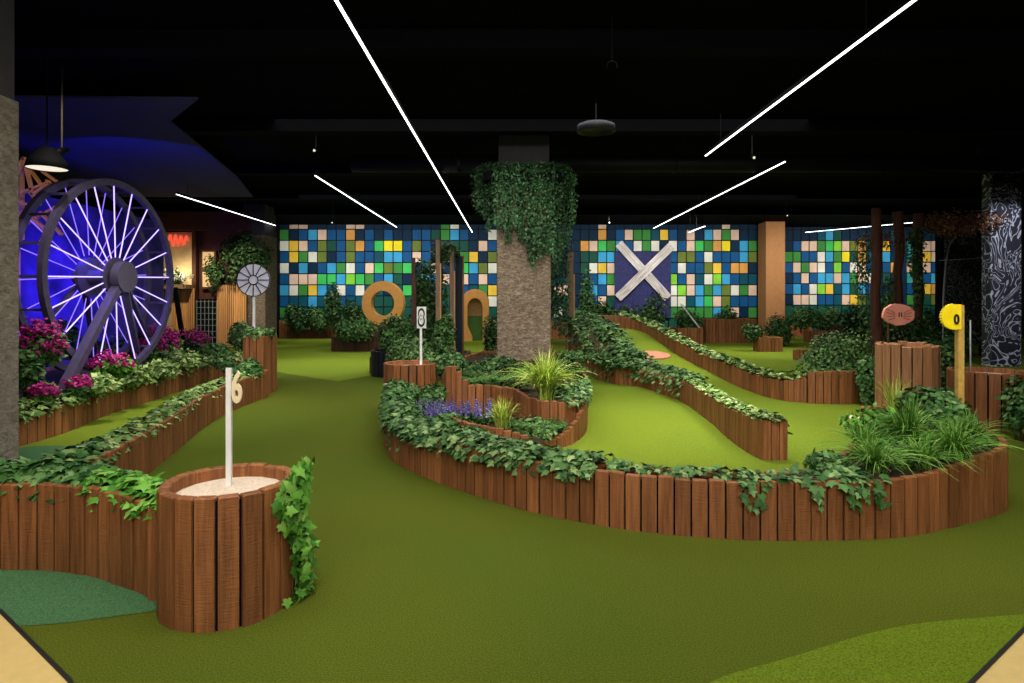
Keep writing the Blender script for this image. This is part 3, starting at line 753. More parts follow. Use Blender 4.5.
# ceiling ironwork: beams and ducts, very dark
for k, (y_, z_) in enumerate([(7.2, 4.48), (10.6, 4.46), (14.2, 4.48), (17.6, 4.46), (21.0, 4.48)]):
    mb = MB(); mb.box((3.2, y_, z_), (33, .28, .22)); structure('ceiling_beam', mb, plain('beam_black', (0.0022, 0.0022, 0.0035), .8, .05) if k == 0 else MATS['beam_black'])
def duct(y, x0, x1, z, r, label):
    t = empty('ventilation_duct', (x0, y, z), label, 'duct', 'ventilation ducts')
    mb = MB(); mb.tube([(x0, y, z), ((x0 + x1) / 2, y, z), (x1, y, z)], r, 20); mb.build('pipe', DUCT, t, True)
    for k in range(4):
        x = x0 + (x1 - x0) * (k + .5) / 4; mb = MB(); mb.bar((x, y, z), (x, y, CZ), .03, .03); mb.tube([(x - .03, y, z), (x + .03, y, z)], r + .012, 20); mb.build('hanger', DUCT, t)
duct(12.4, -3.2, 14, 4.22, .17, 'long dark duct across the ceiling behind the round speaker')


# ================================================================ RIGHT-HAND BIG CURVED PLANTER
Fo = [(-1.62, 8.05, .36), (-1.40, 6.75, .36), (-1.14, 5.85, .36), (-.833, 5.36, .36), (-.438, 4.905, .365), (0, 4.49, .365), (.547, 4.133, .365), (1.008, 3.957, .365), (1.514, 3.864, .365), (1.917, 3.859, .365), (2.316, 3.891, .37), (2.647, 3.974, .385), (3.0, 4.133, .41), (3.318, 4.29, .44), (3.60, 4.5, .465), (3.80, 4.95, .47), (3.82, 5.5, .47), (3.74, 6.1, .47)]
Fi = [(-1.30, 7.9, .36), (-1.12, 6.85, .36), (-.93, 6.02, .36), (-.66, 5.56, .36), (-.30, 5.12, .36), (.10, 4.73, .36), (.62, 4.39, .36), (1.05, 4.21, .36), (1.52, 4.12, .36), (1.85, 4.14, .36), (2.12, 4.28, .37), (2.38, 4.52, .38), (2.62, 4.80, .39), (2.86, 5.12, .40), (3.05, 5.45, .41), (3.22, 5.75, .42), (3.38, 6.0, .44), (3.46, 6.15, .45)]
root_F, FO, FI, fs_ = strip_planter('curved_planter', 'long curved timber-slat planter sweeping across the front of the course', Fo, Fi, .104)

# ---------------- left front: planter wall and sand tub
Eo = [(-3.65, 3.62, .48), (-3.25, 3.49, .48), (-2.84, 3.44, .48), (-2.56, 3.43, .48), (-2.29, 3.36, .48), (-1.97, 3.2, .475), (-1.77, 3.08, .47)]
Ei = [(-3.7, 3.95, .48), (-3.28, 3.82, .48), (-2.88, 3.76, .48), (-2.58, 3.74, .48), (-2.26, 3.62, .48), (-1.97, 3.48, .475), (-1.74, 3.36, .47)]
root_E, EO, EI, es_ = strip_planter('timber_planter', 'low timber-slat planter wall joining the numbered tub at the front left', Eo, Ei, .104)
tub('sand_tub', 'round timber tub filled with sand holding the number 6 post', -1.412, 3.10, .314, .605, .104)
Do = [(-2.93, 3.98, .37), (-2.99, 4.62, .37), (-3.11, 5.23, .37), (-3.32, 6.13, .37), (-3.58, 7.1, .37), (-3.77, 8.19, .37), (-3.80, 9.03, .38), (-3.78, 9.62, .42)]
Di = [(-3.18, 3.98, .37), (-3.23, 4.62, .37), (-3.34, 5.23, .37), (-3.55, 6.15, .37), (-3.82, 7.13, .37), (-4.01, 8.2, .37), (-4.05, 9.03, .38), (-4.03, 9.62, .42)]
root_D, DO, DI, ds_ = strip_planter('timber_planter', 'narrow ivy-topped timber planter running back from the numbered tub along the left lane', Do, Di, .085)
bed('tall_planter', 'tall square timber planter under the round white sign', [(-4.22, 9.72, .93), (-3.90, 9.72, .93), (-3.90, 10.3, .93), (-4.22, 10.3, .93)], .1, smooth=False)
# flower bed under the wheel
Co = [(-5.03, 6.3, .31), (-5.01, 6.64, .31), (-5.05, 7.13, .31), (-5.27, 8.09, .31), (-5.32, 9.03, .32), (-5.42, 10.0, .33), (-5.46, 10.9, .34), (-5.40, 11.6, .35), (-5.05, 12.1, .36)]
Cp = smooth_path(Co, .25)
outl = [tuple(p) for p in Cp] + [(-5.1, 12.9, .36), (-7.95, 12.9, .36), (-7.95, 6.2, .31)]
bed('flower_bed', 'long timber-edged flower bed under the blue lit wheel', outl, .1, smooth=False)

# ---------------- right lanes
Ao = [(2.34, 5.78, .375), (2.30, 6.14, .36), (2.34, 6.79, .34), (2.42, 7.59, .32), (2.49, 8.86, .31), (2.44, 9.54, .31), (2.19, 10.69, .31), (1.80, 11.07, .31), (1.60, 11.77, .42), (1.52, 12.6, .80), (1.48, 13.6, .95), (1.42, 14.8, .98), (1.40, 16.1, 1.0)]
Ai = [(2.57, 5.78, .375), (2.54, 6.2, .36), (2.58, 6.85, .34), (2.66, 7.65, .33), (2.75, 8.9, .33), (2.73, 9.6, .34), (2.62, 10.5, .36), (2.50, 11.2, .42), (2.38, 12.2, .55), (2.28, 13.1, .68), (2.18, 14.0, .80), (2.08, 15.1, .94), (2.0, 16.1, 1.05)]
root_A, AO, AI, as_ = strip_planter('timber_planter', 'long timber planter with ivy between the two central lanes, ending in a square post end', Ao, Ai, .08)
Bi = [(2.78, 16.15, 1.1), (3.22, 15.1, .92), (3.30, 13.83, .80), (3.36, 12.39, .64), (3.53, 11.2, .49), (3.68, 10.2, .39), (3.84, 9.69, .32), (4.05, 9.17, .31), (4.27, 9.0, .36)]
Bo = [(3.10, 16.3, 1.1), (3.50, 15.15, .92), (3.56, 13.9, .80), (3.62, 12.45, .64), (3.78, 11.3, .49), (3.92, 10.35, .40), (4.05, 9.9, .34), (4.2, 9.45, .33), (4.35, 9.3, .36)]
root_B, BO, BI, bs_ = strip_planter('timber_planter', 'curving ivy-topped timber planter along the far side of the raised lane', Bo, Bi, .08)
B2o = [(4.28, 8.98, .45), (4.52, 8.91, .475), (4.80, 8.9, .48), (5.05, 8.98, .48), (5.25, 9.15, .48)]
B2i = [(4.42, 9.38, .45), (4.58, 9.32, .475), (4.80, 9.3, .48), (4.95, 9.36, .48), (5.1, 9.5, .48)]
strip_planter('timber_planter', 'taller curved timber planter in front of the big round bush', B2o, B2i, .11)

# raised lane surface
def zr(Y): return max(0.0, (Y - 9.5) * .125) if Y < 15.6 else (15.6 - 9.5) * .125
LA = smooth_path([(p[0] - .02, p[1], 0) for p in Ai], .2); LB = smooth_path([(p[0] + .0, p[1], 0) for p in reversed(Bi)] , .2)
ys = np.linspace(9.2, 16.15, 40); fa = lambda P, y: np.interp(y, P[:, 1], P[:, 0])
vs = []; fs = []
for i, y in enumerate(ys):
    z = zr(y) + .005; z = max(z, .005)
    vs += [(fa(LA, y) - .02, y, z), (fa(LB, y) + .02, y, z)]
for i in range(len(ys) - 1): fs.append((2 * i, 2 * i + 1, 2 * i + 3, 2 * i + 2))
mb = MB(); mb.add(vs, fs); structure('putting_green', mb, TURF_LANE)
E_ = polyline([(1.42, 16.1, 1.1), (3.05, 16.2, 1.1)], .1); mb = MB(); planks(mb, E_, -1, .05)
e_ = empty('end_fence', (2.0, 16.2, 0), 'short row of timber boards closing the top of the raised lane', 'fence'); mb.build('boards', TIMBER_TALL, e_)
mb = MB(); mb.box((2.2, 16.19, .5), (1.6, .03, 1.0)); mb.build('rail', TIMBER_DARK, e_)

# lime turf of the flat lanes
lane1 = [tuple(p[:2]) for p in FI if p[0] > 0.3] + [(3.6, 7.4), (5.2, 8.6), (5.2, 9.2), (4.2, 9.1), (3.8, 9.6), (3.6, 10.2), (2.8, 10.2)] + [tuple(p[:2]) for p in reversed(AO) if p[1] < 12.3] + [(2.34, 5.78)]
poly_patch('putting_green', [tuple(p[:2]) for p in FI if p[0] > 0.2] + [(3.9, 7.2), (5.0, 8.4), (5.2, 9.2), (4.2, 9.25), (3.8, 9.9), (3.55, 10.4), (2.5, 11.0), (1.7, 12.0), (1.3, 13.2), (0.9, 13.2), (1.05, 9.5), (.9, 7.6), (.6, 6.7), (.2, 6.3), (-.1, 5.8)], TURF_LANE, .004)
poly_patch('putting_green', [(-3.2, 3.95), (-3.34, 5.23), (-3.82, 7.13), (-4.03, 8.2), (-4.05, 9.6), (-4.4, 10.4), (-4.9, 12.2), (-5.5, 11.6), (-5.44, 10), (-5.32, 9.03), (-5.27, 8.09), (-5.06, 7.1), (-5.03, 6.2), (-5.4, 5.9), (-6.0, 4.2)], TURF_LANE, .004)
poly_patch('putting_green', [(-3.2, 3.9), (-3.3, 5.0), (-3.55, 5.9), (-4.1, 6.35), (-4.9, 6.35), (-5.4, 5.9), (-5.6, 4.0)], TURF_TEAL, .006)
poly_patch('putting_green', [(-4.6, 12.6), (-3.2, 11.4), (-2.6, 12.8), (-2.6, 17.6), (-.6, 18.0), (-.6, 24), (-9, 24), (-8.5, 17)], TURF_LANE, .004)
poly_patch('putting_green', [(4.2, 10.3), (5.5, 10.0), (9, 12), (13, 22), (10, 23.4), (3.9, 23.4), (3.7, 14)], TURF_LANE, .004)

# pink round mat on the ramp and white floor marker
mx_, my_ = gp(655, 356, .32)
mb = MB(); R = .37
yy = 1666 / (56 + 77.5); xx = xa(651.5, yy); sl = math.atan(.125)
rm = Matrix.Rotation(sl, 3, 'X'); vs = [Vector((xx, yy, zr(yy) + .02)) + rm @ Vector((R * math.cos(a), R * math.sin(a), h)) for h in (-.008, .012) for a in np.linspace(0, 2 * math.pi, 40, endpoint=False)]
mb.add(vs, [tuple(range(40, 80)), tuple(range(39, -1, -1))] + [(k, (k + 1) % 40, 40 + (k + 1) % 40, 40 + k) for k in range(40)])
tag(mb.build('round_mat', plain('pink_mat', (.50, .21, .13), .8)), 'flat round pink mat on the slope of the raised lane', 'mat')
a_ = [gp(*q) for q in ((846, 417), (851, 415.8), (862, 418.5), (859, 420.5), (850, 419.5))]
mb = MB(); mb.prism(a_, .004, .02); tag(mb.build('tee_marker', plain('marker_cream', (.78, .68, .45), .6)), 'small flat pale marker lying on the green near the tall tub', 'marker')

# ================================================================ PILLAR GARDEN (tiers)
T_out = [(-.78, 7.35, .72), (-.66, 7.3, .72), (-.52, 7.32, .50), (-.25, 7.36, .49), (.02, 7.2, .47), (.14, 6.85, .44), (.32, 6.62, .42), (.58, 6.66, .41), (.78, 6.92, .40), (.90, 7.4, .40), (.99, 8.1, .41), (1.1, 9.3, .44), (1.14, 10.3, .44), (1.12, 11.4, .44), (.9, 13.0, .44), (-.6, 13.0, .44), (-.95, 11.5, .44), (-.95, 9.5, .46), (-.9, 8.0, .5)]
root_T, TP, ts_ = bed('raised_bed', 'upper timber bed around the foot of the central pillar', T_out, .085, smooth=False, soil_drop=.06, soil_z=.40)
L_out = [(-.92, 7.4, .24), (-.72, 6.75, .25), (-.48, 6.30, .26), (-.22, 6.05, .26), (.05, 5.98, .22), (.28, 6.05, .13), (.45, 6.2, .12), (.62, 6.42, .18), (.76, 6.75, .27), (.86, 7.1, .35)]
Lp = smooth_path(L_out, .085); root_L = empty('lower_bed', (0, 6, 0), 'low stepped timber bed in front of the upper pillar bed', 'planter')
mb = MB(); planks(mb, Lp, 1, .045); mb.build('boards', TIMBER, root_L)
mb = MB(); backing(mb, Lp, 1); mb.build('liner', BLACK, root_L)
vs = [(p[0] - 0 * .02, p[1] + .045, min(p[2], .2) - .04) for p in Lp] + [(.9, 7.5, .12), (.1, 7.6, .16), (-.9, 7.6, .18)]
import mathutils.geometry as mg
mb = MB(); mb.add(vs, [tuple(t) for t in mg.tessellate_polygon([[Vector((v[0], v[1], 0)) for v in vs]])]); mb.build('soil', SOIL, root_L)
for k_, (x_, y_, rx_, ry__, lb_) in enumerate(((-.45, 5.95, .3, .18, 'low leafy cover between the curved planter and the lower bed'), (-.78, 6.35, .26, .25, 'low leafy cover at the left of the lower bed'))):
    shrub(lb_, (x_, y_, .21), (rx_, ry__, .09), 900, .045, IVY, 310 + k_, 'round', name='ground_cover', cat='plant', stem=False, lumps=9, group='ground cover around the lower bed')
# flat soil between the curved planter and the tiers
poly = [tuple(p[:2]) for p in FI if p[0] < .15 and p[1] < 8] ; poly = poly + [(.3, 6.0), (-.2, 6.1), (-.5, 6.35), (-.9, 7.4), (-.92, 8.1), (-1.2, 8.2)]
mb = MB(); mb.add([(p[0], p[1], .16) for p in poly], [tuple(t) for t in mg.tessellate_polygon([[Vector((*p, 0)) for p in poly]])])
tag(mb.build('planting_soil', SOIL), kind='structure')
mb = None
tub('sand_tub', 'round timber tub with sand and the number 8 sign left of the pillar bed', xa(411, 8.35), 8.35, .36, .66, .11)

# central hanging ivy on the pillar
cols = []
g = stream(5); yb = lambda px: np.interp(px, [473, 482, 495, 505, 515, 525, 533, 541, 549, 556, 565, 576], [205, 222, 232, 238, 236, 250, 264, 258, 244, 268, 250, 212])
yt = lambda px: np.interp(px, [473, 478, 490, 550, 565, 576], [178, 166, 163, 162, 164, 176])
for px_ in np.arange(475, 576, 3.4):
    Yc = 11.38 if 492 < px_ < 556 else 11.75 + g.uniform(-.2, .3)
    cols.append((xa(px_, Yc), Yc - g.uniform(0, .12), za(yt(px_), Yc), za(yb(px_) + g.uniform(-9, 6), Yc), .09, 1.0))
curtain('thick cascade of ivy hanging around the top of the central stone pillar', cols, 9500, .052, HANG, 5, group='hanging ivy', stems=30)
# support tray for the cascade
t = empty('hanging_planter', (0.15, 11.5, 3.9), 'dark trough fixed round the central pillar that the ivy hangs from', 'planter')
mb = MB()
for bx in (((.19), 11.38, 3.78, 1.3, .14), ((.19), 12.62, 3.78, 1.3, .14)): mb.box((bx[0], bx[1], bx[2]), (bx[3], bx[4], .16))
for sx in (-.46, .84): mb.box((sx, 12.0, 3.78), (.14, 1.2, .16))
mb.build('trough', BLACK, t)

# ================================================================ PLANTS ON THE BIG CURVED PLANTER
mid = (FO[:, :] + np.stack([np.interp(np.linspace(0, 1, len(FO)), np.linspace(0, 1, len(FI)), FI[:, j]) for j in range(3)], 1)) / 2
def seg(P, f): return np.array([p for p in P if f(p)])
def lift_p(P, dz=0.0, off=0.0, side=1):
    P = np.array(P, float); T = np.gradient(P[:, :2], axis=0); T /= np.linalg.norm(T, axis=1)[:, None] + 1e-9
    Nn = np.stack([T[:, 1], -T[:, 0]], 1) * side; Q = P.copy(); Q[:, :2] += Nn * off; Q[:, 2] += dz; return Q
# outward normal for FO path (runs left to right, outside is towards the camera = right-hand side)
sF1 = lift_p(seg(FO, lambda p: p[0] < .62 and p[1] < 6.3), -.0, -.07)
ivy_strip('dense grey-green ivy spilling over the left bend of the big curved planter', sF1, 1700, .062, IVY_GREY, 11, (-.20, .12), .085, .15, 46, 1)
sF2 = lift_p(seg(FO, lambda p: .62 <= p[0] < 2.32 and p[1] < 6.3), .0, -.12)
ivy_strip('thin ivy lying along the middle of the big curved planter rim', sF2, 420, .052, IVY_GREY, 12, (-.13, .05), .04, .08, 4, 1, clump=.9)
sF3 = lift_p(seg(FO, lambda p: 1.35 < p[0] < 2.45 and p[1] < 6.3), .0, -.03)
ivy_strip('leafy ivy runners dangling on the front boards right of centre', sF3, 60, .062, IVY, 14, (-.05, .05), .03, .20, 9, 1, clump=.9)
sF0 = lift_p(seg(FO, lambda p: p[0] < -.9 and p[1] >= 5.5), .0, -.08)
ivy_strip('dense ivy covering the left shoulder of the big curved planter down to the turf', sF0, 1100, .062, IVY, 13, (-.24, .12), .12, .36, 46, 1)

# right end: grasses and shrub
for x_, y_, z_, n_, L_, sp_, m_, sd_, up_, lb_ in ((2.44, 4.16, .34, 300, .36, 1.25, GRASS, 21, .85, 'arching green grass clump at the left of the right-hand grasses, blades over the rim'),
    (2.78, 4.20, .36, 260, .32, 1.25, GRASS, 28, .8, 'low grass clump hanging over the front boards right of the arching one'),
    (2.98, 4.66, .38, 400, .44, 1.1, GRASS, 22, 1.0, 'tall upright grass clump below the yellow sign post'),
    (2.60, 4.58, .36, 220, .34, 1.1, GRASS, 29, .9, 'grass clump just behind the left arching one'),
    (3.08, 4.32, .40, 320, .38, 1.3, GRASS, 23, .8, 'arching grass clump at the far right end of the curved planter'),
    (3.40, 4.62, .42, 260, .34, 1.2, GRASS, 30, .85, 'grass clump in front of the dark leafy shrub on the right')):
    tuft(lb_, x_, y_, z_, n_, L_, sp_, m_, sd_, .0085, group='grass clumps in the curved planter', up=up_)
shrub('dark leafy low shrub beside the yellow sign post in the curved planter', (3.50, 5.15, .58), (.30, .4, .26), 1600, .045, IVY, 24, 'round', lumps=6, group='small shrubs in the curved planter')
for k_, (x_, y_, rx_, ry__, lb_) in enumerate(((2.75, 4.4, .34, .2, 'low dark ground cover between the grass clumps'), (3.30, 4.75, .3, .3, 'low ground cover at the right end of the curved planter'), (3.45, 5.5, .26, .4, 'low ground cover behind the dark leafy shrub'))):
    shrub(lb_, (x_, y_, .41), (rx_, ry__, .09), 900, .04, IVY, 300 + k_, 'round', name='ground_cover', cat='plant', stem=False, lumps=9, group='ground cover in the curved planter')
shrub('small leafy plant between the two front grass clumps', (2.85, 4.95, .50), (.26, .3, .16), 600, .045, IVY_BRIGHT, 25, 'round', lumps=5, group='small shrubs in the curved planter')
shrub('dark trailing plant left of the front grass clump', (2.12, 4.2, .40), (.20, .12, .08), 420, .045, IVY, 26, 'lobed', lumps=5, group='small shrubs in the curved planter')
tuft('wispy grass sprouting in front of the tall timber tub', 3.55, 5.75, .38, 80, .50, .5, GRASS_Y, 27, .006, group='grass clumps in the curved planter')

# pillar bed plants
tuft('spiky yellow-green grass clump on the upper pillar bed', .37, 6.95, .38, 460, .64, 1.0, GRASS_Y, 31, .014, group='grass clumps around the pillar', up=.98)
tuft('small spiky green grass clump in the lower pillar bed', -.10, 6.2, .20, 150, .38, .9, GRASS_Y, 32, .009, group='grass clumps around the pillar')
for k, (x, y, z, L, lb) in enumerate([(-.45, 7.6, .42, .34, 'left fern on the upper pillar bed beside the tall end board'), (-.15, 7.65, .42, .36, 'middle fern on the upper pillar bed'), (.12, 7.7, .42, .34, 'fern left of the yellow-green grass clump'),
                                    (.16, 6.25, .16, .26, 'fern in the lower pillar bed right of the small grass clump'), (.42, 6.45, .13, .24, 'fern at the right end of the lower pillar bed')]):
    fern(lb, x, y, z, 40, L * 1.25, FERN, 40 + k, leaf=.06)
for k, (px_, Y, z, rx, rz_, m, lb) in enumerate([(448, 8.4, .62, .30, .22, IVY, 'leafy plant behind the tall end board of the pillar bed'), (565, 7.4, .42, .22, .12, IVY, 'leafy plant at the right side of the upper pillar bed'),
        (580, 7.6, .43, .15, .12, IVY_GREY, 'ivy clump on the right rim of the upper pillar bed'), (497, 9.6, .50, .5, .16, SHRUB, 'low shrub at the foot of the central pillar'), (430, 7.4, .38, .30, .14, IVY, 'leafy ground cover in front of the number 8 tub'),
        (405, 7.2, .36, .24, .14, IVY, 'leafy ground cover left of the violet flowers'), (530, 8.6, .46, .45, .17, IVY_BRIGHT, 'bright leafy plant behind the ferns before the pillar'), (474, 8.6, .50, .42, .2, IVY, 'leafy plant at the left behind the ferns'), (500, 7.7, .46, .35, .14, IVY, 'leafy plant among the ferns of the upper bed'), (560, 9.2, .46, .5, .16, SHRUB, 'dark low plant right of the pillar foot'), (575, 10.8, .5, .4, .16, IVY, 'leafy plant far back on the right of the pillar'), (535, 6.25, .2, .3, .12, IVY_GREY, 'leafy plant between the ferns of the lower bed')]):
    shrub(lb, (xa(px_, Y), Y, z), (rx, .3, rz_), 800, .05, m, 60 + k, 'round', name='leafy_plant', cat='plant', group='leafy plants in the pillar beds')
ivy_strip('ivy hanging over the right wall of the stepped pillar bed', lift_p(seg(TP, lambda p: p[0] > .55 and p[1] < 8.3), .0, -.04, 1), 260, .06, IVY_GREY, 71, (-.12, .08), .06, .2, 14, 1)
ivy_strip('pale ivy over the front rim of the lower pillar bed', lift_p(Lp[2:12], .0, .0), 150, .06, IVY_GREY, 72, (-.1, .06), .05, .06, 6, 1)

def spikes(label, x, y, z, n, h, spread, seed):
    g = stream(seed); root = empty('violet_flower', (x, y, z), label, 'flower', 'violet flowers in the lower bed'); mb = MB(); pos, nr, tp, sz = [], [], [], []; lp = []
    for _ in range(n):
        bx, by = x + g.uniform(-spread, spread), y + g.uniform(-.1, .1); hh = h * g.uniform(.6, 1.1); tx, ty = bx + g.normal(0, .02), by + g.normal(0, .02)
        mb.tube([(bx, by, z), (tx, ty, z + hh)], .003, 4)
        for q in range(16):
            t = .4 + .6 * q / 16; a = q * 2.4; p = np.array((bx + (tx - bx) * t, by + (ty - by) * t, z + hh * t)); d = np.array((math.cos(a), math.sin(a), .5))
            pos.append(p); nr.append(d + (0, 0, .6)); tp.append(d); sz.append(.034 * (1.3 - t * .8))
        for q in range(7): lp.append((bx + g.normal(0, .03), by + g.normal(0, .03), z + hh * .3 * g.random()))
    leaves('petals', np.array(pos), np.array(nr), np.array(tp), np.array(sz), VIOLET, root); mb.build('stem', STEM, root)
    lp = np.array(lp); leaves('foliage', lp, g.normal(0, .5, lp.shape) + (0, 0, .6), g.normal(0, 1, lp.shape), np.full(len(lp), .05), IVY, root)
for k, px_ in enumerate((426, 440, 454, 469, 484)):
    spikes(['leftmost clump of violet flower spikes', 'second clump of violet flower spikes from the left', 'middle clump of violet flower spikes', 'fourth clump of violet flower spikes from the left', 'rightmost clump of violet flower spikes'][k] + ' in front of the pillar bed', xa(px_, 6.75), 6.75 + .05 * (k % 2), .18, 24, .24, .09, 80 + k)

# ================================================================ LEFT FRONT IVY
ivy_strip('ivy lying along the top of the front left planter wall', lift_p(seg(EO, lambda p: p[0] < -2.3), .0, -.12), 850, .062, IVY, 91, (-.16, .10), .08, .36, 24, 1)
ivy_strip('pale ivy between the left planter wall and the number 6 tub', lift_p(seg(EO, lambda p: p[0] > -2.35),   .0, -.1), 330, .062, IVY_BRIGHT, 92, (-.12, .1), .07, .34, 20, 1)
m_D = (DO + np.stack([np.interp(np.linspace(0, 1, len(DO)), np.linspace(0, 1, len(DI)), DI[:, j]) for j in range(3)], 1)) / 2
ivy_strip('pale ivy topping the narrow planter along the left lane', m_D, 1250, .072, IVY_PALE, 93, (-.14, .10), .07, .14, 30, 1)
ivy_strip('dark ivy at the near end of the narrow left planter', m_D[:10], 260, .08, IVY, 94, (-.16, .12), .08, .1, 6, 1)
ivy_strip('pale ivy hanging over the edge of the wheel flower bed', lift_p(smooth_path(Co, .1), .02, -.08), 2100, .085, IVY_PALE, 95, (-.32, .10), .12, .16, 55, 1)
# ivy climbing the right side of the number 6 tub
g = stream(97); root = empty('climbing_ivy', (-1.1, 3.12, 0), 'bright ivy climbing the right side of the number 6 tub', 'ivy', 'ivy trailing over the timber edges')
pos, nr, tp, sz = [], [], [], []
for k in range(420):
    t = g.random(); z = .02 + .68 * t; a = -.06 + .22 * math.sin(z * 9) + g.normal(0, .13); r = .325 + .06 * g.random() + (.02 if z > .5 else 0)
    d = np.array((math.cos(a), math.sin(a), 0)); pos.append((-1.41 + d[0] * r, 3.12 + d[1] * r, z)); nr.append(d + (0, -.3, .4) + g.normal(0, .3, 3)); tp.append(g.normal(0, .6, 3) + (0, 0, -.5)); sz.append(g.uniform(.038, .066))
leaves('foliage', np.array(pos), np.array(nr), np.array(tp), np.array(sz), IVY_BRIGHT, root, 'lobed')
mb = MB(); mb.tube([(-1.41 + .32 * math.cos(-.12 + .22 * math.sin(z * 9)), 3.13 + .32 * math.sin(-.12 + .22 * math.sin(z * 9)), z) for z in np.linspace(.01, .62, 16)], .005, 5); mb.build('stem', STEM, root, True)

# right side ivy
m_A = (AO + np.stack([np.interp(np.linspace(0, 1, len(AO)), np.linspace(0, 1, len(AI)), AI[:, j]) for j in range(3)], 1)) / 2
ivy_strip('pale yellow-green ivy on the near part of the planter between the lanes', seg(m_A, lambda p: p[1] < 9.2), 1100, .062, IVY_PALE, 101, (-.13, .13), .06, .06, 10, 1)
ivy_strip('green ivy on the middle part of the planter between the lanes', seg(m_A, lambda p: 9.0 < p[1] < 11.3), 800, .07, IVY_GREY, 102, (-.25, .24), .10, .12, 20, -1)
ivy_strip('dark ivy bank rising beside the raised lane behind the pillar', seg(m_A, lambda p: p[1] >= 11.1), 2200, .09, IVY, 103, (-.46, .46), .22, .3, 36, -1)
ivy_strip('dark ivy hanging over the tall outer boards behind the central pillar', lift_p(seg(AO, lambda p: p[1] > 10.7), .0, -.05), 1100, .08, IVY, 109, (-.16, .1), .12, .4, 40, 1)
m_B = (BO + np.stack([np.interp(np.linspace(0, 1, len(BO)), np.linspace(0, 1, len(BI)), BI[:, j]) for j in range(3)], 1)) / 2
ivy_strip('pale ivy along the top of the curving planter beyond the raised lane', m_B, 2000, .075, IVY_PALE, 104, (-.17, .16), .10, .08, 20, -1)
ivy_strip('ivy along the rim of the planter before the big round bush', lift_p(smooth_path(B2o, .1), .0, -.12), 260, .06, IVY, 105, (-.14, .1), .05, .08, 6, 1)
curtain('dark ivy column hanging beside the tall timber tub', [(5.10, 8.80, .66, .02, .19, 1), (5.25, 8.9, .72, .02, .18, 1), (5.0, 8.76, .45, .05, .12, .6)], 1700, .065, IVY, 106, group='hanging ivy')

# ================================================================ RIGHT: TALL TUB, LOW TUB, BUSH, SIGNS
tub('tall_tub', 'tall round timber tub with the pink oval sign behind the grasses', xa(907, 7.45), 7.45, .335, .97, .11, 'soil', .1, mat=TIMBER_TALL, jit=.02)
tub('low_tub', 'low wide round timber tub at the right edge', xa(994, 7.35), 7.4, .44, .66, .125, 'sand', .05)
shrub('big round bush behind the tall timber tub', (xa(836, 10.9), 10.9, .50), (.72, .6, .60), 5200, .058, IVY_GREY, 111, 'dia', lumps=9)
shrub('dark bush to the right of the tall timber tub', (xa(945, 9.2), 9.2, .55), (.42, .4, .55), 1500, .075, SHRUB, 112, 'dia', group='dark bushes on the right')
shrub('dark bush behind the tree trunks on the right', (xa(900, 12.5), 12.5, .8), (.9, .5, .6), 2000, .08, SHRUB, 113, 'dia', group='dark bushes on the right')
shrub('dark bush at the right frame edge beside the low tub', (xa(1021, 6.6), 6.6, .42), (.16, .3, .42), 600, .07, IVY, 114, 'dia', group='dark bushes on the right')

# sign 6
def post_sign(name, label, x, y, z0, z1, w_, matp):
    r = empty(name, (x, y, z0), label, 'sign', 'hole signs'); mb = MB(); mb.box((x, y, (z0 + z1) / 2), (w_, w_ * .7, z1 - z0)); mb.box((x, y, z0 + .006), (w_ * 2.2, w_ * 2.0, .012)); mb.build('post', matp, r); return r
r = post_sign('hole_sign', 'white post with a cream cut-out number 6 in the front tub', xa(229, 3.15), 3.15, .53, za(368, 3.15), .026, WHITE)
text_mesh('6', .165, .012, 'numeral', CREAM, r, (xa(237.2, 3.14), 3.137, za(386.5, 3.15)), .052, bold=.03)
# sign 8
Y8 = 8.35
r = post_sign('hole_sign', 'slim white sign panel with an outlined number 8 on a white post', xa(421, Y8), Y8, .60, za(327, Y8), .03, WHITE)
mb = MB(); mb.box((xa(421.5, Y8), Y8, za(317.5, Y8)), (.125, .018, .29)); pn_ = mb.build('panel', WHITE, r)
text_mesh('8', .25, .012, 'numeral', INK, pn_, (xa(421.5, Y8), Y8 - .014, za(317.5, Y8)), .095, bold=.03)
text_mesh('8', .19, .012, 'numeral_outline', WHITE, pn_, (xa(421.5, Y8), Y8 - .021, za(317.5, Y8)), .06, bold=-.005)
# round white wheel sign
Yw = 10.0; cx_, cz_ = xa(254, Yw), za(280, Yw)
r = post_sign('hole_sign', 'round white sign divided into radial wedges on a white post', cx_, Yw, .86, cz_ - .2, .035, WHITE)
mb = MB(); mb.prism([(.262 * math.cos(a), .262 * math.sin(a)) for a in np.linspace(0, 2 * math.pi, 40, endpoint=False)], 0, .025, R=FACE, o=(cx_, Yw, cz_)); mb.build('disc', plain('sign_pale_blue', (.62, .62, .72), .5), r)
mb = MB()
for k in range(12):
    a = k * math.pi / 6; mb.bar((cx_ + .07 * math.cos(a), Yw - .03, cz_ + .07 * math.sin(a)), (cx_ + .26 * math.cos(a), Yw - .03, cz_ + .26 * math.sin(a)), .013, .013)
mb.tube([(cx_ + .075 * math.cos(a), Yw - .03, cz_ + .075 * math.sin(a)) for a in np.linspace(0, 2 * math.pi, 24)], .008, 5)
mb.tube([(cx_ + .262 * math.cos(a), Yw - .028, cz_ + .262 * math.sin(a)) for a in np.linspace(0, 2 * math.pi, 40)], .007, 5)
mb.build('wedge_lines', INK, r)
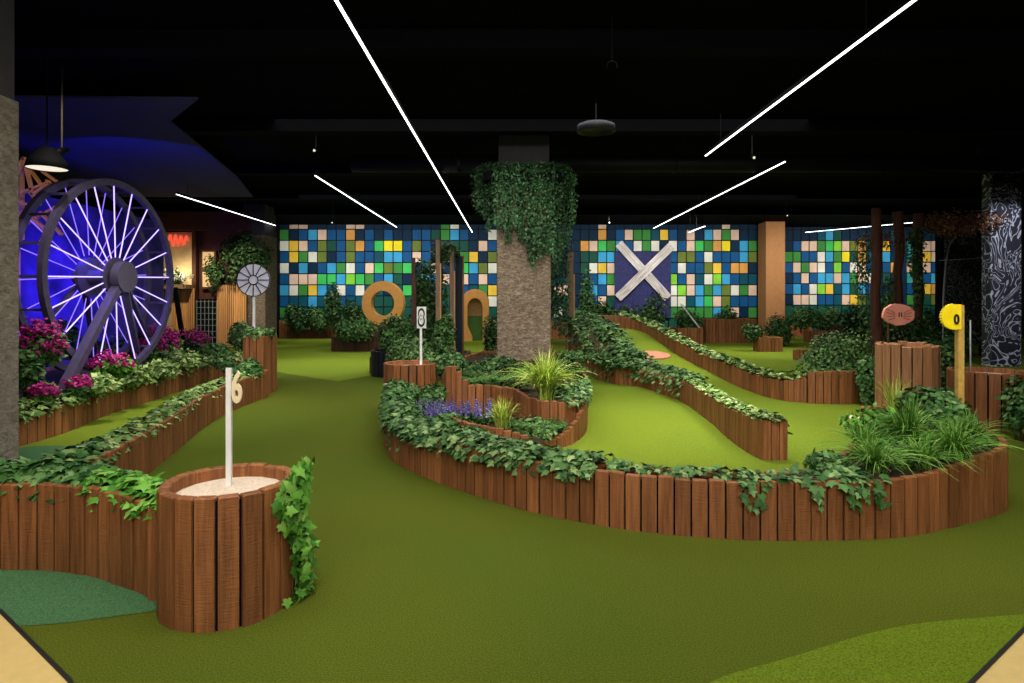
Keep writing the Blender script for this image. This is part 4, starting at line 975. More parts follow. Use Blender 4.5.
# pink oval 11
Yp = 7.45; px0_, pz0 = xa(898, Yp), za(314.5, Yp)
r = empty('hole_sign', (px0_, Yp, .9), 'pink oval rock-like sign with a small number 11 above the tall tub', 'sign', 'hole signs')
mb = MB(); g = stream(3); pp = [((.19 + g.uniform(-.008, .008)) * math.cos(a), (.128 + g.uniform(-.006, .006)) * math.sin(a)) for a in np.linspace(0, 2 * math.pi, 22, endpoint=False)]
mb.prism(pp, -.02, .02, R=FACE, o=(px0_, Yp, pz0)); pn_ = mb.build('panel', PINK, r)
mb = MB()
for s in (-1, 1):
    for q in range(4):
        mb.bar((px0_ + s * .05, Yp - .026, pz0 + (.02 - .02 * q)), (px0_ + s * (.16 - .01 * q), Yp - .026, pz0 + (.07 - .045 * q)), .005, .006)
mb.build('crack_lines', plain('dark_pink', (.22, .07, .05), .7), r)
text_mesh('11', .055, .01, 'numeral', INK, pn_, (px0_ + .012, Yp - .026, pz0 + .0), .035, bold=.02)
mb = MB(); mb.box((px0_ - .10, Yp + .03, 1.08), (.014, .014, .5)); mb.build('post', BARK, r)
# yellow sign
Yy = 4.98; xx_, zz_ = xa(959.5, Yy), za(305, Yy)
r = empty('hole_sign', (xx_, Yy, 0), 'yellow round-edged sign reading 0 on a yellow wooden post', 'sign', 'hole signs')
mb = MB(); mb.box((xx_, Yy, (.02 + zz_) / 2), (.048, .042, zz_ - .02)); mb.build('post', YELLOWWOOD, r)
mb = MB(); n_ = 30; pp = []
cxs = xa(950, Yy)
for k in range(n_):
    a = math.pi / 2 + math.pi * k / (n_ - 1); rr = .098 * (1 + .07 * (k % 2)); pp.append((rr * math.cos(a), rr * math.sin(a)))
pp += [(.058, -.098), (.058, .098)]
mb.prism(pp, -.012, .012, R=FACE, o=(cxs, Yy - .035, za(316.5, Yy))); pn_ = mb.build('panel', YELLOW, r)
text_mesh('0', .08, .01, 'numeral', INK, pn_, (xa(952, Yy), Yy - .052, za(319, Yy)), .042, bold=.02)
# thin white pole in low tub
t = empty('flag_pole', (xa(970.5, 7.4), 7.4, .6), 'thin pale pole standing in the low tub at the right', 'pole'); mb = MB(); mb.tube([(xa(970.5, 7.3), 7.3, .58), (xa(970.5, 7.3), 7.3, za(320, 7.3))], .008, 8); mb.build('pole', plain('pale_grey', (.5, .5, .5), .4), t, True)

# tree trunks
def trunk(label, px_, Y, w_, z1, seed, mat=BARK):
    g = stream(seed); t = empty('tree', (xa(px_, Y), Y, 0), label, 'tree', 'trees on the right'); pts = []; rs = []
    for q in range(9): pts.append((xa(px_, Y) + g.normal(0, .018), Y + g.normal(0, .02), z1 * q / 8)); rs.append(w_ / 2 * (1.25 - .3 * min(1, q / 3)) * (1 + g.normal(0, .05)))
    mb = MB(); mb.tube(pts, rs, 12); mb.build('trunk', mat, t, True)
    return t
trunk('left reddish-brown tree trunk behind the big bush', 876, 12.2, .19, 3.3, 121)
trunk('middle reddish-brown tree trunk behind the pink sign', 898, 12.6, .20, 3.3, 122)
trunk('right mossy tree trunk wrapped in ivy', 918, 12.9, .20, 3.3, 123, TIMBER_DARK)
curtain('green ivy wrapping the right tree trunk', [(xa(918, 12.6), 12.6, 3.0, 1.4, .18, 1), (xa(913, 12.6), 12.6, 2.9, 2.0, .14, 1), (xa(888, 12.5), 12.5, 2.0, 1.0, .14, .6)], 800, .07, SHRUB, 124, group='hanging ivy')
shrub('dark rusty canopy of leaves under the ceiling at the right', (xa(955, 13.0), 13.0, za(222, 13)), (1.0, .5, .42), 1300, .07, AUTUMN, 125, 'dia', name='tree_canopy', cat='tree', stem=False)
shrub('thin rusty twigs and leaves above the left tree trunks', (xa(878, 12.5), 12.5, za(240, 12.5)), (.62, .4, .26), 330, .06, AUTUMN, 126, 'dia', name='tree_canopy', cat='tree', stem=False)
curtain('loose leafy vines hanging left of the trunks', [(xa(862, 12.8), 12.8, 2.7, 1.0, .14, 1), (xa(857, 12.8), 12.8, 2.5, 1.5, .14, 1), (xa(868, 12.8), 12.8, 2.9, .9, .2, 1)], 800, .06, IVY, 127, group='hanging ivy')

# ================================================================ BACK GARDEN: planters, shrubs, poles
def back_box(label, px0, px1, pyb, pyt, depth=.6, mat=TIMBER, rz=0):
    Y = gp(0, pyb)[1]; x0, x1 = xa(px0, Y), xa(px1, Y); top = za(pyt, Y); depth = min(depth, 25.36 - Y) if x0 < 9 else depth
    return bed('back_planter', label, [(x0, Y, top), (x1, Y, top), (x1, Y + depth, top), (x0, Y + depth, top)], .11, smooth=False, group='timber planters along the back', mat=mat)
back_box('low timber planter under the left end of the tiled wall', 279, 330, 338, 320, .9)
back_box('dark timber planter below the big orange ring', 331, 376, 351.5, 337, .8, TIMBER_DARK)
back_box('timber planter to the left of the orange arch at the tiled wall', 332, 460, 337, 321, .6)
back_box('timber planter right of the orange arch behind the pillar', 489, 570, 339, 321, .6)
back_box('timber planter below the crossed white boards', 678, 703, 345, 328, 1.2)
back_box('dark timber planter left of the orange pier', 706, 757, 343, 319, .8)
back_box('small square timber planter before the orange pier', 759, 783, 352, 337.5, .45)
back_box('long timber planter below the right stretch of tiles', 778, 812, 336.5, 325, .6)
back_box('timber planter at the back right of the far green', 811, 828, 343, 331, .6)
back_box('long dark timber planter behind the tree trunks', 830, 975, 341, 326, .8, TIMBER_DARK)
tub('round_planter', 'small round stump-like planter left of the big bush', xa(801.5, 15.5), 15.5, .2, .26, .09, 'soil')
tub('round_planter', 'dark round pot under the shrub mass left of the posts', xa(392, 12.2), 12.4, .45, .50, .12, 'soil', mat=plain('blue_black_wood', (.008, .008, .016), .5))
bed('shrub_bed', 'timber bed holding the tall shrubs and posts left of the pillar', [(-2.2, 11.6, .35), (-.95, 11.6, .35), (-.95, 14.2, .35), (-2.9, 14.2, .35), (-2.9, 12.6, .35)], .12, smooth=False, mat=TIMBER_DARK)

def bk(label, px_, py_, rpx, rpy, Y, n, m, seed, size=.085, zb=.28, **k):
    zt_ = za(py_ - rpy, Y); c_ = (zt_ + zb) / 2; r_ = (zt_ - zb) / 2 * 1.04; rx = rpx * Y / F * 1.12
    n = int(n * 1.15 * max(1, r_ / (rpy * Y / F)))
    return shrub(label, (xa(px_, Y), Y, c_), (rx, min(.6, rx * .8), r_), n, size, m, seed, 'dia', group='shrubs planted across the back', **k)
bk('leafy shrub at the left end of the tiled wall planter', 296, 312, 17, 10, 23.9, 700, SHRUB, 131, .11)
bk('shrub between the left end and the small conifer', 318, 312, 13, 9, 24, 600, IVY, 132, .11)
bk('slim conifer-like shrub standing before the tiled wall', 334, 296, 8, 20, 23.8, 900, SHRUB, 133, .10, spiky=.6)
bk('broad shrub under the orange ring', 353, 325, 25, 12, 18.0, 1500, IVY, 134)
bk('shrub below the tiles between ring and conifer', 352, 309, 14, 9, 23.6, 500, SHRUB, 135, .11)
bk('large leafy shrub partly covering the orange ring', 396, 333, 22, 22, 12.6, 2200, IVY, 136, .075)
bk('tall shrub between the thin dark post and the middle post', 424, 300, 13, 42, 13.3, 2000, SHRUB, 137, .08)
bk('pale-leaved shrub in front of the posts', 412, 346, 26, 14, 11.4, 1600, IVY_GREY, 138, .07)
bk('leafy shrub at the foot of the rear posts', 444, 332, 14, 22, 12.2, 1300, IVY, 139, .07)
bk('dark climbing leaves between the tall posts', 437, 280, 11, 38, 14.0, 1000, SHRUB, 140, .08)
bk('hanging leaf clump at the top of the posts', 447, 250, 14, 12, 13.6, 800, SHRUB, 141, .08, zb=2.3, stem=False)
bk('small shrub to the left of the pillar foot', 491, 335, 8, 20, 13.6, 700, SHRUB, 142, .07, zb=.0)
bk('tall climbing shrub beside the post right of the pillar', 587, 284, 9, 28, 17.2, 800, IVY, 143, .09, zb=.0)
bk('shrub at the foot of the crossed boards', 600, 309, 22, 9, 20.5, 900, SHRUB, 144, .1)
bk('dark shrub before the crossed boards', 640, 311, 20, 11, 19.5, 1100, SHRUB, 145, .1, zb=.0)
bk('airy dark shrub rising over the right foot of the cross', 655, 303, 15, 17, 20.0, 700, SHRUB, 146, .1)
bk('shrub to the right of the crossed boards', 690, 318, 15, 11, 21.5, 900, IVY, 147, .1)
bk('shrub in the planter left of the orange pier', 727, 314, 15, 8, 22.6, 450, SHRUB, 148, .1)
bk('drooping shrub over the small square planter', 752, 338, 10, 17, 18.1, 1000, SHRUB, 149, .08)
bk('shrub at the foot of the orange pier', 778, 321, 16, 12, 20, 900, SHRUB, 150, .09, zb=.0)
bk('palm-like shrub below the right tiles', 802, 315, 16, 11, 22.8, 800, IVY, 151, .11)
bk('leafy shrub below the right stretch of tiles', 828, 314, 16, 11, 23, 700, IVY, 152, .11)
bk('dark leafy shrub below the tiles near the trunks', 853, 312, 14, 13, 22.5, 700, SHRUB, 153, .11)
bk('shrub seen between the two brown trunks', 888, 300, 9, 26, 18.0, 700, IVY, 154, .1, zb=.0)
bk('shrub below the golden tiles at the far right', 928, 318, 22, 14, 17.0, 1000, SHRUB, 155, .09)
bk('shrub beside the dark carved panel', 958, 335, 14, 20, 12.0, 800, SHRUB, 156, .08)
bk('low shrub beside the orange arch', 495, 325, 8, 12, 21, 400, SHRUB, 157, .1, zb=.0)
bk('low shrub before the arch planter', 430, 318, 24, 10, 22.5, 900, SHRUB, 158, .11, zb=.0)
curtain('long ivy strands hanging right of the central pillar', [(xa(p, 14.5), 14.5, za(232, 14.5), za(b, 14.5), .15, 1) for p, b in ((556, 330), (561, 335), (566, 320), (553, 318))], 1700, .075, HANG, 161, group='hanging ivy')

# posts
def post(label, px_, Y, y_top, w_, z0=0.0, mat=POLEWOOD):
    t = empty('timber_post', (xa(px_, Y), Y, z0), label, 'post', 'timber posts among the shrubs'); mb = MB(); x = xa(px_, Y); z1 = za(y_top, Y)
    mb.box((x, Y, (z0 + z1) / 2), (w_, w_, z1 - z0)); mb.build('shaft', mat, t)
    mb = MB(); mb.box((x + w_ * .62, Y + .01, z0 + (z1 - z0) * .40), (w_ * .32, w_ * .8, (z1 - z0) * .8)); mb.build('side_board', LATTICE if mat is POLEWOOD else mat, t)
    mb = MB(); mb.box((x, Y, z1 + .012), (w_ * 1.1, w_ * 1.1, .024)); mb.build('cap', TIMBER_DARK, t)
post('thin dark post left of the tall shrub', 413.5, 13.0, 259, .075, .3, TIMBER_DARK)
post('tall grey-brown post reaching up beside the hanging leaves', 438, 12.9, 240, .085, .3)
post('pale timber post in front of the navy panel', 452, 13.5, 250, .085, .3)
post('light timber post to the right of the central pillar', 570.5, 15.0, 252, .13, 0)
t = empty('navy_panel', (xa(459, 14.2), 14.2, 0), 'narrow dark panel between the pale post and the orange arch', 'panel')
mb = MB(); mb.box((xa(459, 14.0), 14.0, (.3 + za(256, 14)) / 2), (.15, .05, za(256, 14) - .3)); mb.build('board', plain('deep_navy', (.003, .015, .03), .6), t)
mb = MB(); mb.box((xa(463.3, 14.0), 13.98, (.3 + za(256, 14)) / 2), (.03, .07, za(256, 14) - .3)); mb.build('edge_strip', TIMBER, t)

# orange ring and arch
Yo = 18.2; cxo, czo = xa(382.5, Yo), za(303.3, Yo); sc_ = Yo / F
t = empty('ring_obstacle', (cxo, Yo, .4), 'big orange ring standing up in front of the tiled wall', 'ring')
mb = MB(); n_ = 56; ro, ri = 22.3 * sc_, 12.6 * sc_; ex = .93
vs = []
for yy_ in (0, .24):
    for q in range(n_):
        a = 2 * math.pi * q / n_
        for rr in (ro, ri): vs.append((cxo + rr * ex * math.cos(a) + yy_ * .1, Yo + yy_, czo + rr * math.sin(a)))
fs = []
for q in range(n_):
    p = (q + 1) % n_; o2 = 2 * n_
    fs += [(2 * q, 2 * p, 2 * p + 1, 2 * q + 1), (o2 + 2 * q, o2 + 2 * q + 1, o2 + 2 * p + 1, o2 + 2 * p), (2 * q, o2 + 2 * q, o2 + 2 * p, 2 * p), (2 * q + 1, 2 * p + 1, o2 + 2 * p + 1, o2 + 2 * q + 1)]
mb.add(vs, fs); mb.build('ring', ORANGE, t)
mb = MB(); mb.box((cxo, Yo + .12, (czo - ro) / 2 + .02), (.5, .2, czo - ro + .06)); mb.build('base', TIMBER_DARK, t)
Yn = 22.6; s_ = Yn / F; xn = xa(475, Yn)
t = empty('arch_obstacle', (xn, Yn, 0), 'orange arch with a splayed left foot and a narrow tunnel opening', 'arch')
def archpts(cx, w2, zs, zt, n=16): return [(cx + w2 * math.cos(a), zs + (zt - zs) * math.sin(a)) for a in np.linspace(0, math.pi, n)]
W2 = 13.8 * s_; zt = za(289, Yn); zs = zt - W2 * .95
wi = 7.6 * s_; zit = za(298, Yn); zis = zit - wi * 1.3
outer_ = [(W2, 0), (W2, zs)] + archpts(0, W2, zs, zt)[1:-1] + [(-W2, zs), (-W2, .55), (-W2 - .03, .12), (-W2 - .04, 0), (-W2 + .4, 0), (-W2 + .40, .16), (-wi, .55), (-wi, zis)]
inner_ = list(reversed(archpts(0, wi, zis, zit)[1:-1]))
outer_ += inner_ + [(wi, zis), (wi, 0)]
mb = MB(); 
tri = mg.tessellate_polygon([[Vector((*p, 0)) for p in outer_]]); nO = len(outer_)
vs = [(xn + p[0], Yn + d, max(p[1], 0)) for d in (0, .3) for p in outer_]
mb.add(vs, [tuple(q) for q in tri] + [tuple(nO + i for i in reversed(q)) for q in tri] + [(i, (i + 1) % nO, nO + (i + 1) % nO, nO + i) for i in range(nO)]); mb.build('arch_frame', ORANGE, t)
mb = MB(); mb.box((xn, Yn + .26, (za(316, Yn) + zit + .05) / 2), (2 * wi, .03, zit + .05 - za(316, Yn))); mb.build('upper_panel', plain('tan_board', (.34, .19, .07), .7), t)
mb = MB(); mb.box((xn, Yn + .26, za(316, Yn) / 2), (2 * wi, .03, za(316, Yn))); mb.build('lower_panel', DGREEN, t)

# crossed boards on navy panel
Yx = 25.2
t = empty('saltire_panel', (xa(643, Yx), Yx, 1), 'navy square panel with two crossed weathered white boards', 'panel')
x0, x1, z0, z1 = xa(615, Yx), xa(671.5, Yx), za(318, Yx), za(251.5, Yx)
mb = MB(); ncl = 3
for i in range(ncl):
    for j in range(ncl): mb.box((x0 + (i + .5) * (x1 - x0) / ncl, Yx + .1, z0 + (j + .5) * (z1 - z0) / ncl), ((x1 - x0) / ncl - .008, .08, (z1 - z0) / ncl - .008))
mb.build('backboard', NAVY, t)
for (a, b) in (((618.5, 243.5), (668, 298)), ((671, 246), (617.5, 298))):
    for off in (-.088, .088):
        A = Vector((xa(a[0], Yx), Yx - (.02 if a[0] < 640 else .09), za(a[1], Yx))); B = Vector((xa(b[0], Yx), A.y, za(b[1], Yx))); d = (B - A).normalized(); nn = Vector((-d.z, 0, d.x))
        mb = MB(); L = (B - A).length; R_ = Matrix((d, Vector((0, 1, 0)), d.cross(Vector((0, 1, 0))))).transposed()
        o = MB(); o.box((0, 0, 0), (L, .05, .165)); ob = o.build('cross_board', WEATHERED, None)
        ob.matrix_world = Matrix.Translation((A + B) / 2 + nn * off) @ R_.to_4x4(); ob.parent = t; ob.matrix_parent_inverse = Matrix.Translation(t.location).inverted()
mb = MB(); t2 = empty('leaning_pole', (xa(690, 21), 21, .5), 'white pole leaning diagonally right of the crossed boards', 'pole'); mb.tube([(xa(681, 21), 21, za(304, 21)), (xa(701, 21), 21.1, .52)], .026, 8); mb.build('pole', WHITE, t2)

# ================================================================ BLUE LIT WHEEL
Yh = 8.5; hub = Vector((xa(115.8, Yh), Yh, za(277, Yh))); U = Vector((.03, .9995, 0)).normalized(); Nw = Vector((U.y, -U.x, 0)); Z = Vector((0, 0, 1)); Ro = .156 * Yh; Rs = .146 * Yh
wheel = empty('ferris_wheel', (hub.x, hub.y, .3), 'large dark wheel with glowing violet light spokes on splayed legs', 'wheel')
def rim(off):
    mb = MB(); n = 72; vs = []; c = hub + Nw * off
    for q in range(n):
        a = 2 * math.pi * q / n; d = U * math.cos(a) + Z * math.sin(a)
        for rr, oo in ((Ro, -.035), (Ro, .035), (Ro - .085, .035), (Ro - .085, -.035)): vs.append(c + d * rr + Nw * oo)
    fs = [(4 * q + k, 4 * q + (k + 1) % 4, 4 * ((q + 1) % n) + (k + 1) % 4, 4 * ((q + 1) % n) + k) for q in range(n) for k in range(4)]
    mb.add(vs, fs); mb.build('rim', WHEELM, wheel)
rim(0.0); rim(-.36)
NS = 20
for off, ph in ((0, .10), (-.36, .2)):
    c = hub + Nw * off
    for q in range(NS):
        a = 2 * math.pi * (q + ph) / NS; d = U * math.cos(a) + Z * math.sin(a)
        mb = MB(); mb.tube([c + d * (.26 if off == 0 else .3), c + d * Rs], .0082 if off == 0 else .006, 7); mb.build('light_spoke', LEDV if off == 0 else LEDV2, wheel)
for q in range(NS):
    a = 2 * math.pi * (q + .1) / NS; d = U * math.cos(a) + Z * math.sin(a); mb = MB(); mb.bar(hub + d * (Ro - .05) + Nw * -.36, hub + d * (Ro - .05), .03, .03); mb.build('crossbar', WHEELM, wheel)
mb = MB(); RW = Matrix((U, Z, Nw)).transposed()
mb.prism([(.212 * math.cos(a), .212 * math.sin(a)) for a in np.linspace(0, 2 * math.pi, 40, endpoint=False)], .06, .17, R=RW, o=hub); mb.prism([(.10 * math.cos(a), .10 * math.sin(a)) for a in np.linspace(0, 2 * math.pi, 24, endpoint=False)], -.55, .06, R=RW, o=hub); mb.build('hub', HUBM, wheel)
for off in (0, -.36):
    mb = MB(); mb.prism([(.27 * math.cos(a), .27 * math.sin(a)) for a in np.linspace(0, 2 * math.pi, 30, endpoint=False)], off - .02, off + .02, R=RW, o=hub); mb.build('hub_plate', WHEELM, wheel)
legs = [(hub + Nw * .09, (xa(55, 7.2), 7.2, .27), .115), (hub + Nw * .09, (xa(141, 9.55), 9.55, .28), .10), (hub + Nw * .06 + U * .05, (xa(160, 10.4), 10.4, .28), .09), (hub + Nw * -.47, (xa(60, 8.6) - .3, 7.8, .25), .07), (hub + Nw * -.47, (xa(100, 9.7), 9.7, .28), .07)]
for a, b, wd in legs: mb = MB(); mb.bar(a, b, wd, wd * .8); mb.build('leg', WHEELM, wheel)
mb = MB(); mb.bar((xa(175, 10.6), 10.6, za(288, 10.6)), (xa(187, 11.2), 11.2, .3), .07, .06); tag(mb.build('leaning_post', BLACK), 'dark slanted post right of the lit wheel', 'post')
# backing wall catching the blue light
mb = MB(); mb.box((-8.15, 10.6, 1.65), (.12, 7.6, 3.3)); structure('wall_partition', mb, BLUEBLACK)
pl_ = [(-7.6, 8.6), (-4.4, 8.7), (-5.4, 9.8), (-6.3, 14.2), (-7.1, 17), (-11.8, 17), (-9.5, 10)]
mb = MB(); mb.prism(pl_, 4.32, 4.35); structure('ceiling_glow_patch', mb, plain('blue_glow_patch', (.04, .04, .10), .8))  # added paler blue patch, shaped like the wheel's blue light on the ceiling

# bedding plants under the wheel
fl = [(42, 345, 24, 22, 7.0, 'left magenta-flowering shrub beside the stone pillar'), (44, 392, 13, 11, 6.75, 'low magenta flowers at the foot of the wheel leg'), (80, 386, 10, 9, 7.3, 'small magenta flower clump right of the front wheel leg'), (113, 366, 21, 13, 8.1, 'magenta-flowering shrub under the middle of the wheel'), (150, 345, 12, 17, 9.7, 'magenta-flowering shrub right of the wheel legs'), (172, 343, 13, 16, 10.9, 'magenta-flowering shrub before the dark slanted post'), (198, 341, 15, 11, 12.0, 'magenta-flowering shrub in front of the kiosk gate')]
for k, (px_, py_, rx, ry_, Y, lb) in enumerate(fl):
    q = Y / F; shrub(lb, (xa(px_, Y), Y, za(py_, Y)), (rx * q, rx * q * .8, ry_ * q), 1000, .075, IVY_BRIGHT if k % 2 else IVY, 170 + k, 'dia', group='magenta flowers under the wheel', flower=(MAGENTA, 380, .04), name='flowering_shrub')
gr = [(28, 372, 14, 24, 6.75, 'leafy green bush at the foot of the left stone pillar', IVY), (85, 350, 24, 14, 9.6, 'green bush behind the wheel spokes', SHRUB), (136, 376, 20, 12, 8.6, 'pale green plant in the wheel bed', IVY_PALE), (100, 384, 20, 13, 7.6, 'pale green plant by the front wheel leg', IVY_PALE), (182, 360, 20, 11, 10.2, 'pale green plant near the slanted post', IVY_PALE), (160, 368, 18, 11, 9.3, 'yellow-green plant behind the ivy in the middle of the wheel bed', IVY_PALE),
      (240, 335, 14, 16, 12.4, 'bush between the kiosk gate and the tall planter', IVY_GREY), (212, 352, 16, 8, 11.6, 'green bush at the far end of the wheel bed', IVY), (225, 362, 12, 10, 10.9, 'leafy bush beside the tall square planter', IVY_GREY), (60, 330, 20, 14, 9.6, 'dark bush in the blue light behind the wheel', SHRUB), (125, 345, 20, 12, 11.5, 'dark bush behind the wheel legs', SHRUB)]
for k, (px_, py_, rx, ry_, Y, lb, m) in enumerate(gr):
    q = Y / F; shrub(lb, (xa(px_, Y), Y, za(py_, Y)), (rx * q, rx * q * .8, ry_ * q), 1100, .08, m, 190 + k, 'dia', group='green plants in the wheel bed', name='leafy_plant', cat='plant')
shrub('leafy mound on top of the tall square planter', (-4.05, 10.0, .98), (.26, .32, .10), 700, .065, IVY_GREY, 205, 'dia', group='green plants in the wheel bed', name='leafy_plant', cat='plant')
shrub('ivy mound where the narrow planter meets the tall square one', (-3.95, 9.3, .48), (.22, .3, .16), 600, .07, IVY, 206, 'dia', group='green plants in the wheel bed', name='leafy_plant', cat='plant')

# ================================================================ KIOSK, LATTICE, LAMP
Yk = 20.0; t = empty('kiosk', (xa(200, Yk), Yk, 0), 'wooden kiosk with slatted front, warm windows and a red neon sign', 'kiosk')
zk = lambda py: za(py, Yk); xk = lambda px: xa(px, Yk)
def kb(name, p0, p1, q0, q1, mat, y=0.0, d=.08, parent=None):
    mb = MB(); mb.box(((xk(p0) + xk(p1)) / 2, Yk + y, (zk(q0) + zk(q1)) / 2), (xk(p1) - xk(p0), d, zk(q0) - zk(q1))); return mb.build(name, mat, parent or t)
kb('plaster_wall', 152, 194, 232, 340, PLASTER, .1)
kb('fascia', 146, 250, 212, 231, MAROON, -.05, .12); kb('upper_wall', 194, 246, 231, 250, MAROON, .12)
kb('side_wall', 194, 250, 250, 345, TIMBER_DARK, .2, .06)
kb('corner_post', 193, 197, 231, 345, TIMBER_DARK, 0, .16); kb('corner_post', 152, 155, 231, 345, TIMBER_DARK, 0, .16)
w_ = kb('window', 201, 216, 250, 289, TIMBER_DARK, .06, .1); 
for (q0, q1) in ((252, 268), (272, 287)): kb('pane', 203, 214, q0, q1, WINGLOW, -.01, .04, w_)
mb = MB()
for px_ in list(np.arange(176, 198, 2.1)) + list(np.arange(221, 250, 2.1)):
    zt_ = zk(288) if px_ < 200 else zk(285); mb.box((xk(px_), Yk - .2, zt_ / 2), (.05, .04, zt_))
mb.build('slatted_fence', LATTICE, t)
gt = kb('gate', 199, 220, 299, 345, BLACK, -.12, .03)
mb = MB()
for q in range(6): mb.bar((xk(200 + 3.9 * q), Yk - .2, .05), (xk(200 + 3.9 * q), Yk - .2, zk(300)), .018)
for q in range(8): mb.bar((xk(199), Yk - .2, .12 + q * .19), (xk(220), Yk - .2, .12 + q * .19), .014)
mb.build('gate_grille', plain('grille_grey', (.2, .25, .22), .4), t)
mb = MB(); pts = [(xk(169 + 19 * u), Yk - .02, zk(240.5) + .18 * math.sin(u * 22) * (1 if u < .5 else .8)) for u in np.linspace(0, 1, 60)]; mb.tube(pts, .035, 6); mb.build('neon_sign', NEON, t)
kb('sill', 160, 196, 285, 289, POLEWOOD, -.35, .6)
spot('stone_pillar_fill', (xk(262), Yk - 3, 4.2), (xk(262), Yk, 1.7), 300, 50, .8, (1, .9, .75))  # unseen spot added to brighten the distant stone pillar
mb = MB(); mb.lathe([(0, .1), (.07, .07), (.1, 0), (.07, -.07), (0, -.1)], (xk(183), Yk - .12, zk(276)), 14); mb.build('wall_lamp', GLOWBULB, t, True)
point('kiosk_lamp_light', (xk(183), Yk - .45, zk(272)), 22, (1, .8, .5), .1)
spot('kiosk_fill', (xk(215), Yk - 2.6, 3.9), (xk(212), Yk, 1.1), 420, 70, .8, (1, .85, .62))  # extra unseen spot that brightens the kiosk front
shrub('white-flowering shrub on the kiosk sill', (xk(180), Yk - .5, zk(279)), (.55, .25, .33), 700, .09, IVY, 211, 'dia', flower=(WHITE_PETAL, 180, .06), name='flowering_shrub')
shrub('vine growing around the kiosk windows', (xk(218), Yk - .35, zk(274)), (.35, .2, .75), 800, .09, IVY, 212, 'dia', name='climbing_vine', cat='vine')
shrub('large dark leafy crown wrapping the distant stone pillar', (xk(250), Yk - .2, zk(255)), (.92, .6, 1.0), 3200, .10, SHRUB, 213, 'dia', name='ivy_crown', cat='ivy')

# wooden lattice tower behind the wheel
t = empty('lattice_tower', (-6.3, 8.6, 0), 'tall orange-brown wooden lattice frame rising behind the lit wheel', 'tower'); Yl = 9.4
q = lambda px, py, Y=Yl: (xa(px, Y), Y, za(py, Y))
bars = [((24, 158), (33, 195), 9.4), ((24, 158), (60, 184), 9.5), ((22, 193), (50, 182), 9.4), ((33, 195), (48, 184), 9.4), ((48, 180), (46, 192), 9.45), ((24, 212), (50, 232), 9.4), ((20, 202), (32, 206), 9.4), ((30, 192), (40, 205), 9.4), ((22, 164), (22, 240), 9.55), ((27, 165), (45, 190), 9.6), ((24, 225), (60, 205), 9.6), ((30, 215), (50, 240), 9.6), ((14, 180), (24, 158), 9.4), ((24, 158), (30, 160), 9.4), ((55, 215), (40, 245), 9.6), ((40, 212), (62, 235), 9.5)]
for a, b, Y in bars: mb = MB(); mb.bar(q(*a, Y), q(*b, Y), .06, .035); mb.build('slat', LATTICE, t)
for px_ in (14,):
    mb = MB(); x = xa(px_, 9.65); mb.bar((x, 9.7, 0), (x, 9.7, 2.9), .08, .06); mb.build('upright', LATTICE, t)
spot('lattice_fill', (-5.6, 7.2, 4.2), (-7.2, 9.5, 3.0), 90, 60, .8, (1, .75, .4))  # unseen warm spot added for the lattice

# pendant lamp
Yq = 7.2; lx, lz = xa(47, Yq), za(169, Yq)
t = empty('pendant_lamp', (lx, Yq, lz), 'black dome pendant lamp glowing warm above the lit wheel', 'lamp')
mb = MB(); mb.lathe([(.03, .26), (.07, .25), (.12, .20), (.19, .10), (.215, 0), (.208, 0), (.185, .095), (.11, .19), (.03, .24)], (lx, Yq, lz), 32); mb.build('shade', BLACK, t, True)
mb = MB(); mb.lathe([(0, .012), (.10, .012), (.205, .010)], (lx, Yq, lz), 32); mb.build('diffuser', LAMPGLOW, t)
mb = MB(); mb.tube([(lx, Yq, lz + .25), (lx, Yq, CZ)], .008, 6); mb.build('cord', BLACK, t)

# ================================================================ LINEAR LIGHTS
def strip(label, a, b, w_=.024):
    t = empty('linear_light', ((a[0] + b[0]) / 2, (a[1] + b[1]) / 2, a[2]), label, 'light', 'white linear ceiling lights'); mb = MB()
    mb.bar((a[0], a[1], a[2] - .012), (b[0], b[1], b[2] - .012), w_, .012); mb.build('diffuser', LED, t)
    mb = MB(); mb.bar((a[0], a[1], a[2] + .02), (b[0], b[1], b[2] + .02), w_ + .012, .05); mb.build('housing', BLACK, t)
    A, B = Vector(a), Vector(b)
    for f in (.08, .5, .92): p = A.lerp(B, f); mb = MB(); mb.tube([p + Vector((0, 0, .04)), (p.x, p.y, CZ)], .004, 5); mb.build('cable', DUCT, t)
LZ = 4.0
strip('longest white strip light running to the centre of the tiled wall', (-1.46, 1.0, LZ), (-1.46, 22.8, LZ))
strip('bright near strip light slanting from the upper right', (3.34, 1.0, LZ), (3.34, 10.7, LZ))
strip('short strip light pointing at the tiles left of centre', (-3.94, 12.4, LZ), (-3.94, 21.2, LZ), .024)
strip('strip light beyond the bright near one on the right', (4.91, 11.15, LZ), (4.91, 21.5, LZ), .024)
strip('very short strip light above the right half of the tiles', (6.5, 20.9, LZ), (6.5, 22.8, LZ), .04)
strip('strip light above the kiosk and the round white sign', (-7.9, 14.6, LZ), (-7.9, 20.7, LZ), .022)
strip('nearly level strip light over the right stretch of tiles', (10.8, 22.8, LZ), (12.9, 19.9, LZ), .03)
# real light of the two long strips
for x, y0, y1, p in ((-1.46, 1.5, 22.5, 60), (3.34, 1.0, 10.7, 40), (4.91, 11.2, 21.5, 35), (-3.94, 12.4, 21.2, 30)):
    area('strip_light_glow', (x, (y0 + y1) / 2, LZ - .03), (x, (y0 + y1) / 2, 0), .05, p, (.95, .97, 1), y1 - y0, 170)

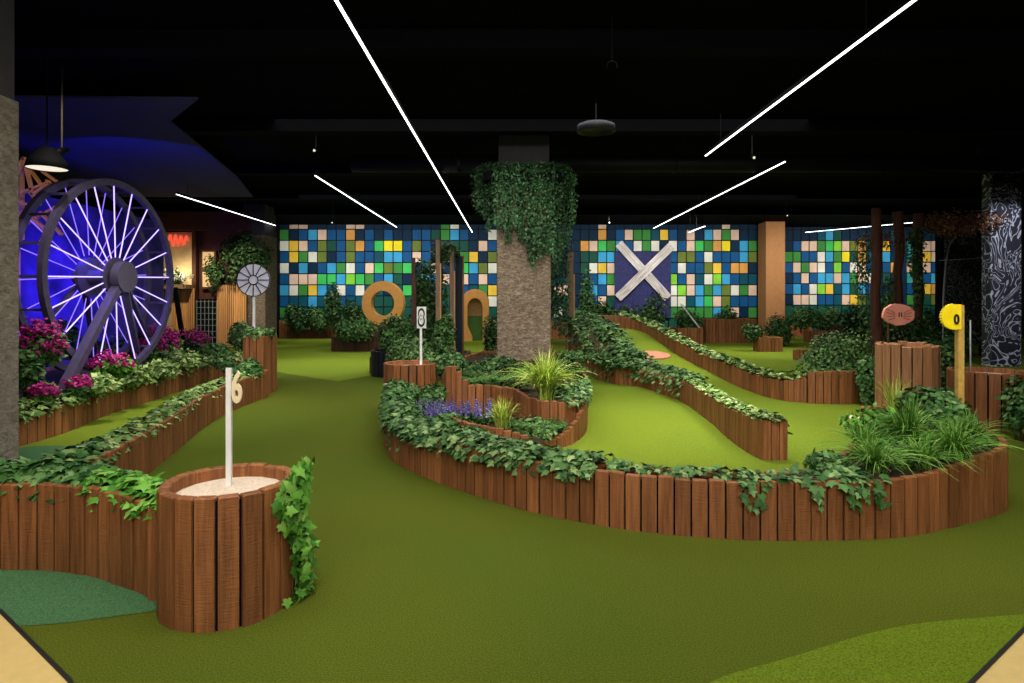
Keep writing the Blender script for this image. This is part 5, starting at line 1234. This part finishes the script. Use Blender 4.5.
# speaker ring, added spotlight bodies, pipes on the ceiling
Ysp = 9.0; sx_, sz_ = xa(596, Ysp), za(128, Ysp)
t = empty('ceiling_speaker', (sx_, Ysp, sz_), 'round dark speaker hanging from the ceiling right of the central pillar', 'speaker')
mb = MB(); mb.lathe([(.0, .05), (.24, .05), (.275, .035), (.28, -.05), (.24, -.06), (.23, -.01), (0, -.005)], (sx_, Ysp, sz_), 36); mb.build('drum', plain('slate', (.012, .013, .022), .45, .4), t, True)
mb = MB(); mb.tube([(sx_, Ysp, sz_ + .1), (sx_, Ysp, CZ)], .012, 8); mb.build('rod', DUCT, t)
t = empty('ceiling_hook', (xa(612, 6.8), 6.8, 4.0), 'small dark loop hanging from the ceiling above the round speaker', 'hook')
mb = MB(); cx2, cz2 = xa(612, 6.8), za(66, 6.8); mb.tube([(cx2 + .055 * math.cos(a), 6.8, cz2 + .055 * math.sin(a)) for a in np.linspace(-.4, math.pi + .4, 16)], .008, 6); mb.tube([(cx2, 6.8, cz2 + .05), (cx2, 6.8, CZ)], .006, 6); mb.build('loop', DUCT, t)
def fixture(label, px_, py_, Y):  # small fixtures added as bodies for the unseen ceiling spots
    x, z = xa(px_, Y), za(py_, Y); t = empty('added_spotlight', (x, Y, z), label, 'spotlight', 'added small ceiling spotlights')
    mb = MB(); mb.tube([(x, Y, z + .06), (x, Y, CZ)], .012, 6); mb.build('stem', plain('steel', (.05, .05, .055), .4, .3) if 'steel' not in MATS else MATS['steel'], t)
    mb = MB(); mb.tube([(x, Y - .09, z - .03), (x, Y + .09, z + .05)], [.045, .035], 12); mb.build('head', DUCT, t, True)
    mb = MB(); mb.tube([(x, Y - .095, z - .032), (x, Y - .10, z - .034)], .022, 12); mb.build('lens', LAMPGLOW, t)
for lb, a, b, Y in (('added small spotlight between the two right strip lights', 752, 157, 11), ('added small spotlight above the carved pillar', 978, 160, 12.6), ('added small spotlight over the left half of the tiles', 333, 222, 20), ('added small spotlight beside the short left strip light', 316, 150, 11.2), ('added small spotlight above the round white sign', 244, 213, 19), ('added small spotlight over the right tiles near the trunks', 786, 215, 20), ('added small spotlight over the crossed boards', 638, 213, 21), ('added small spotlight above the lit wheel', 62, 152, 8.2), ('added small spotlight over the tiles right of the pillar', 609, 222, 22)):
    fixture(lb, a, b, Y)
print('scene objects', len(bpy.data.objects))
